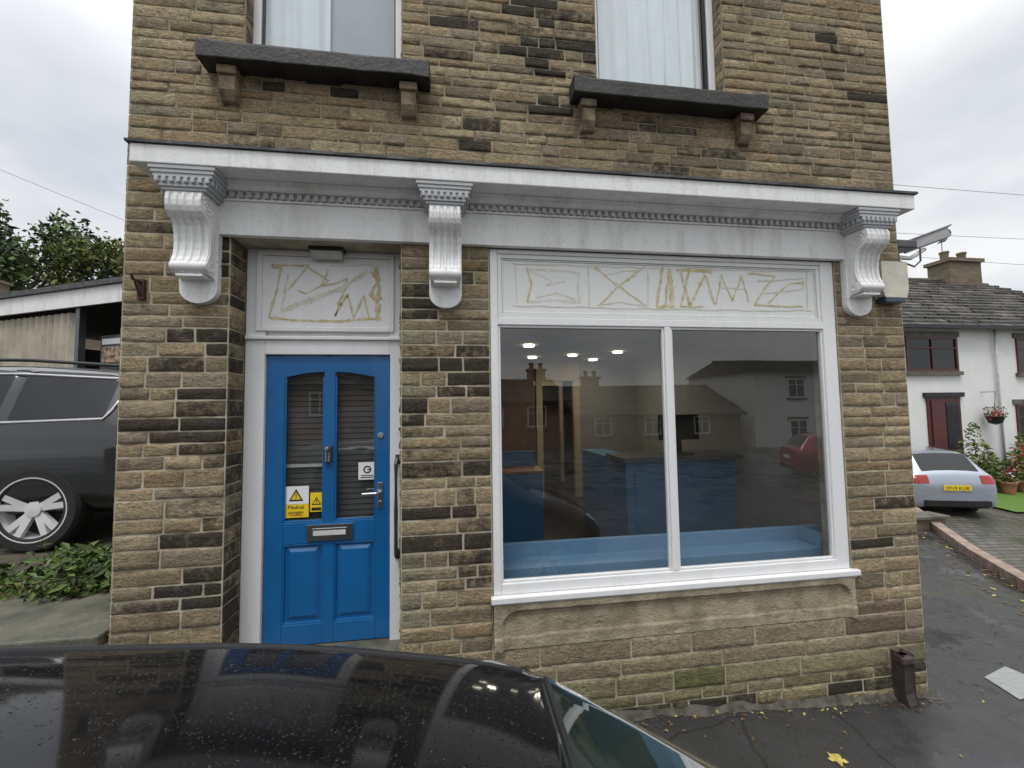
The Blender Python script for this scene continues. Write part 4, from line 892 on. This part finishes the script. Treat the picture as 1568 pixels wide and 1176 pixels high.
# ------------------------------------------------------------------ leaves on pavement, cover
def maple(x,y,s,mat,rot,name):
    mb=MB(); n=20; V=[(0,0,.008)]
    for k in range(n):
        a=2*math.pi*k/n; r=s*(1 if k%4==0 else (.55 if k%4==2 else .72)); V.append((r*math.cos(a),r*math.sin(a),.003+.008*((k%3)/2)))
    mb.add(V,[(0,k+1,(k+1)%n+1) for k in range(n)]); mb.tube([(0,0,.006),(-s*.9,-s*.9,.006),(-s*1.3,-s*1.1,.01)],.0015,5)
    o=mb.obj(name,mat); o.location=(x,y,gz(x,y)+.006); o.rotation_euler=(0,math.radians(2.8),rot); return o
maple(2.40,-.50,.062,M['fall'],.6,'maple_leaf')
mb=MB()
def lf(x,y,s,m):
    a=RU(0,6.28);c,t=math.cos(a)*s,math.sin(a)*s; z=gz(x,y)+.008
    mb.add([(x-c,y-t,z),(x+t*.5,y-c*.5,z+RU(0,.012)),(x+c,y+t,z+.003),(x-t*.5,y+c*.5,z+RU(0,.012))],[(0,1,2,3)],m)
for _ in range(130): lf(RU(1.0,3.7),-.03-abs(random.gauss(0,.07)),RU(.008,.022),random.choice([0,1,1,1,1]))
for _ in range(36): lf(RU(.8,4.4),RU(-1.2,-.1),RU(.010,.022),random.choice([0,1,1,1]))
for _ in range(110):
    t=random.random(); x=7.1+3.2*t-RU(.1,.7); y=1.1+4.3*t; lf(x,y,RU(.02,.05),random.choice([0,1,1,1]))
for _ in range(120): lf(RU(3.9,8),RU(-1,4),RU(.012,.03),1)
mb.obj('fallen_leaves',[M['fall'],M['fallb']])
mb=MB(); V=[(4.42,-.12),(4.95,-.02),(4.9,.28),(4.5,.16)]; mb.add([(x,y,gz(x,y)+.006) for x,y in V],[(0,1,2,3)]); mb.obj('inspection_cover',pm('pale_concrete',(.30,.31,.30),.6,var=.15,scale=20))
mb=MB(); V=[];n=140
for k in range(n+1):
    x=.6+3.2*k/n; w=.05+.06*noise.noise(Vector((x*3,0,0)))+.03*noise.noise(Vector((x*12,4,0))); h=.03+.03*noise.noise(Vector((x*5,9,0))); V+=[(x,-max(.02,w),gz(x,0)+.008),(x,-max(.02,w)*.5,gz(x,0)+h*.7),(x,.0,gz(x,0)+h+.02)]
mb.add(V,[(3*k+j,3*k+3+j,3*k+4+j,3*k+1+j) for k in range(n) for j in (0,1)]); mb.obj('wall_base_debris',pm('dirty_mortar_fillet',(.04,.037,.03),.9,scale=12,bump=1,bscale=50,col2=(.12,.11,.085)),smooth=True)
# ------------------------------------------------------------------ world
w=bpy.data.worlds.new('World'); scene.world=w; w.use_nodes=True; nt=w.node_tree; bg=nt.nodes['Background']
sk=N(nt,'ShaderNodeTexSky',sky_type='NISHITA'); sk.sun_disc=False; sk.air_density=1; sk.dust_density=3
tc=N(nt,'ShaderNodeTexCoord').outputs['Generated']; sp=N(nt,'ShaderNodeSeparateXYZ'); nt.links.new(tc,sp.inputs[0])
zz=math_n(nt,'MAXIMUM',sp.outputs[2],.03)
cb=N(nt,'ShaderNodeCombineXYZ'); zd=math_n(nt,'ADD',zz,.25); nt.links.new(math_n(nt,'DIVIDE',sp.outputs[0],zd),cb.inputs[0]); nt.links.new(math_n(nt,'DIVIDE',sp.outputs[1],zd),cb.inputs[1])
cl=ramp(nt,noise_n(nt,cb.outputs[0],1.3,4,.55),.34,.62)
cloud=mixc(nt,cl,(.67,.71,.77),(.98,.99,1.0))
grad=N(nt,'ShaderNodeMapRange'); nt.links.new(sp.outputs[2],grad.inputs[0]); grad.inputs[1].default_value=.50; grad.inputs[2].default_value=1; grad.inputs[3].default_value=10.0; grad.inputs[4].default_value=26
cs=N(nt,'ShaderNodeVectorMath',operation='SCALE'); nt.links.new(cloud,cs.inputs[0]); nt.links.new(grad.outputs[0],cs.inputs['Scale'])
fin=mixc(nt,.94,sk.outputs[0],cs.outputs[0]); nt.links.new(fin,bg.inputs['Color']); bg.inputs['Strength'].default_value=.1
sl=bpy.data.lights.new('sun','SUN'); sl.energy=1.3; sl.angle=math.radians(20); sl.color=(1,.99,.97)
so=bpy.data.objects.new('sun',sl); scene.collection.objects.link(so)
dirv=Vector((-.20,-.46,1.05)).normalized(); so.rotation_euler=dirv.to_track_quat('Z','Y').to_euler()
sk.sun_elevation=math.asin(dirv.z); sk.sun_rotation=math.atan2(dirv.x,dirv.y)
# ------------------------------------------------------------------ camera
r=Vector((.98969,-.14250,-.01484));wv=Vector((.14313,.98800,.05819)).normalized(); u=r.cross(wv).normalized(); r=wv.cross(u).normalized()
cam=bpy.data.cameras.new('camera'); co=bpy.data.objects.new('camera',cam); scene.collection.objects.link(co)
mt=Matrix((( r.x,u.x,-wv.x,0),(r.y,u.y,-wv.y,-3.0),(r.z,u.z,-wv.z,1.6),(0,0,0,1))); co.matrix_world=mt
cam.sensor_width=36; cam.lens=650/1568*36; cam.clip_start=.03; cam.clip_end=1500
scene.camera=co
scene.view_settings.view_transform='Standard'; scene.view_settings.look='None'; scene.view_settings.exposure=0
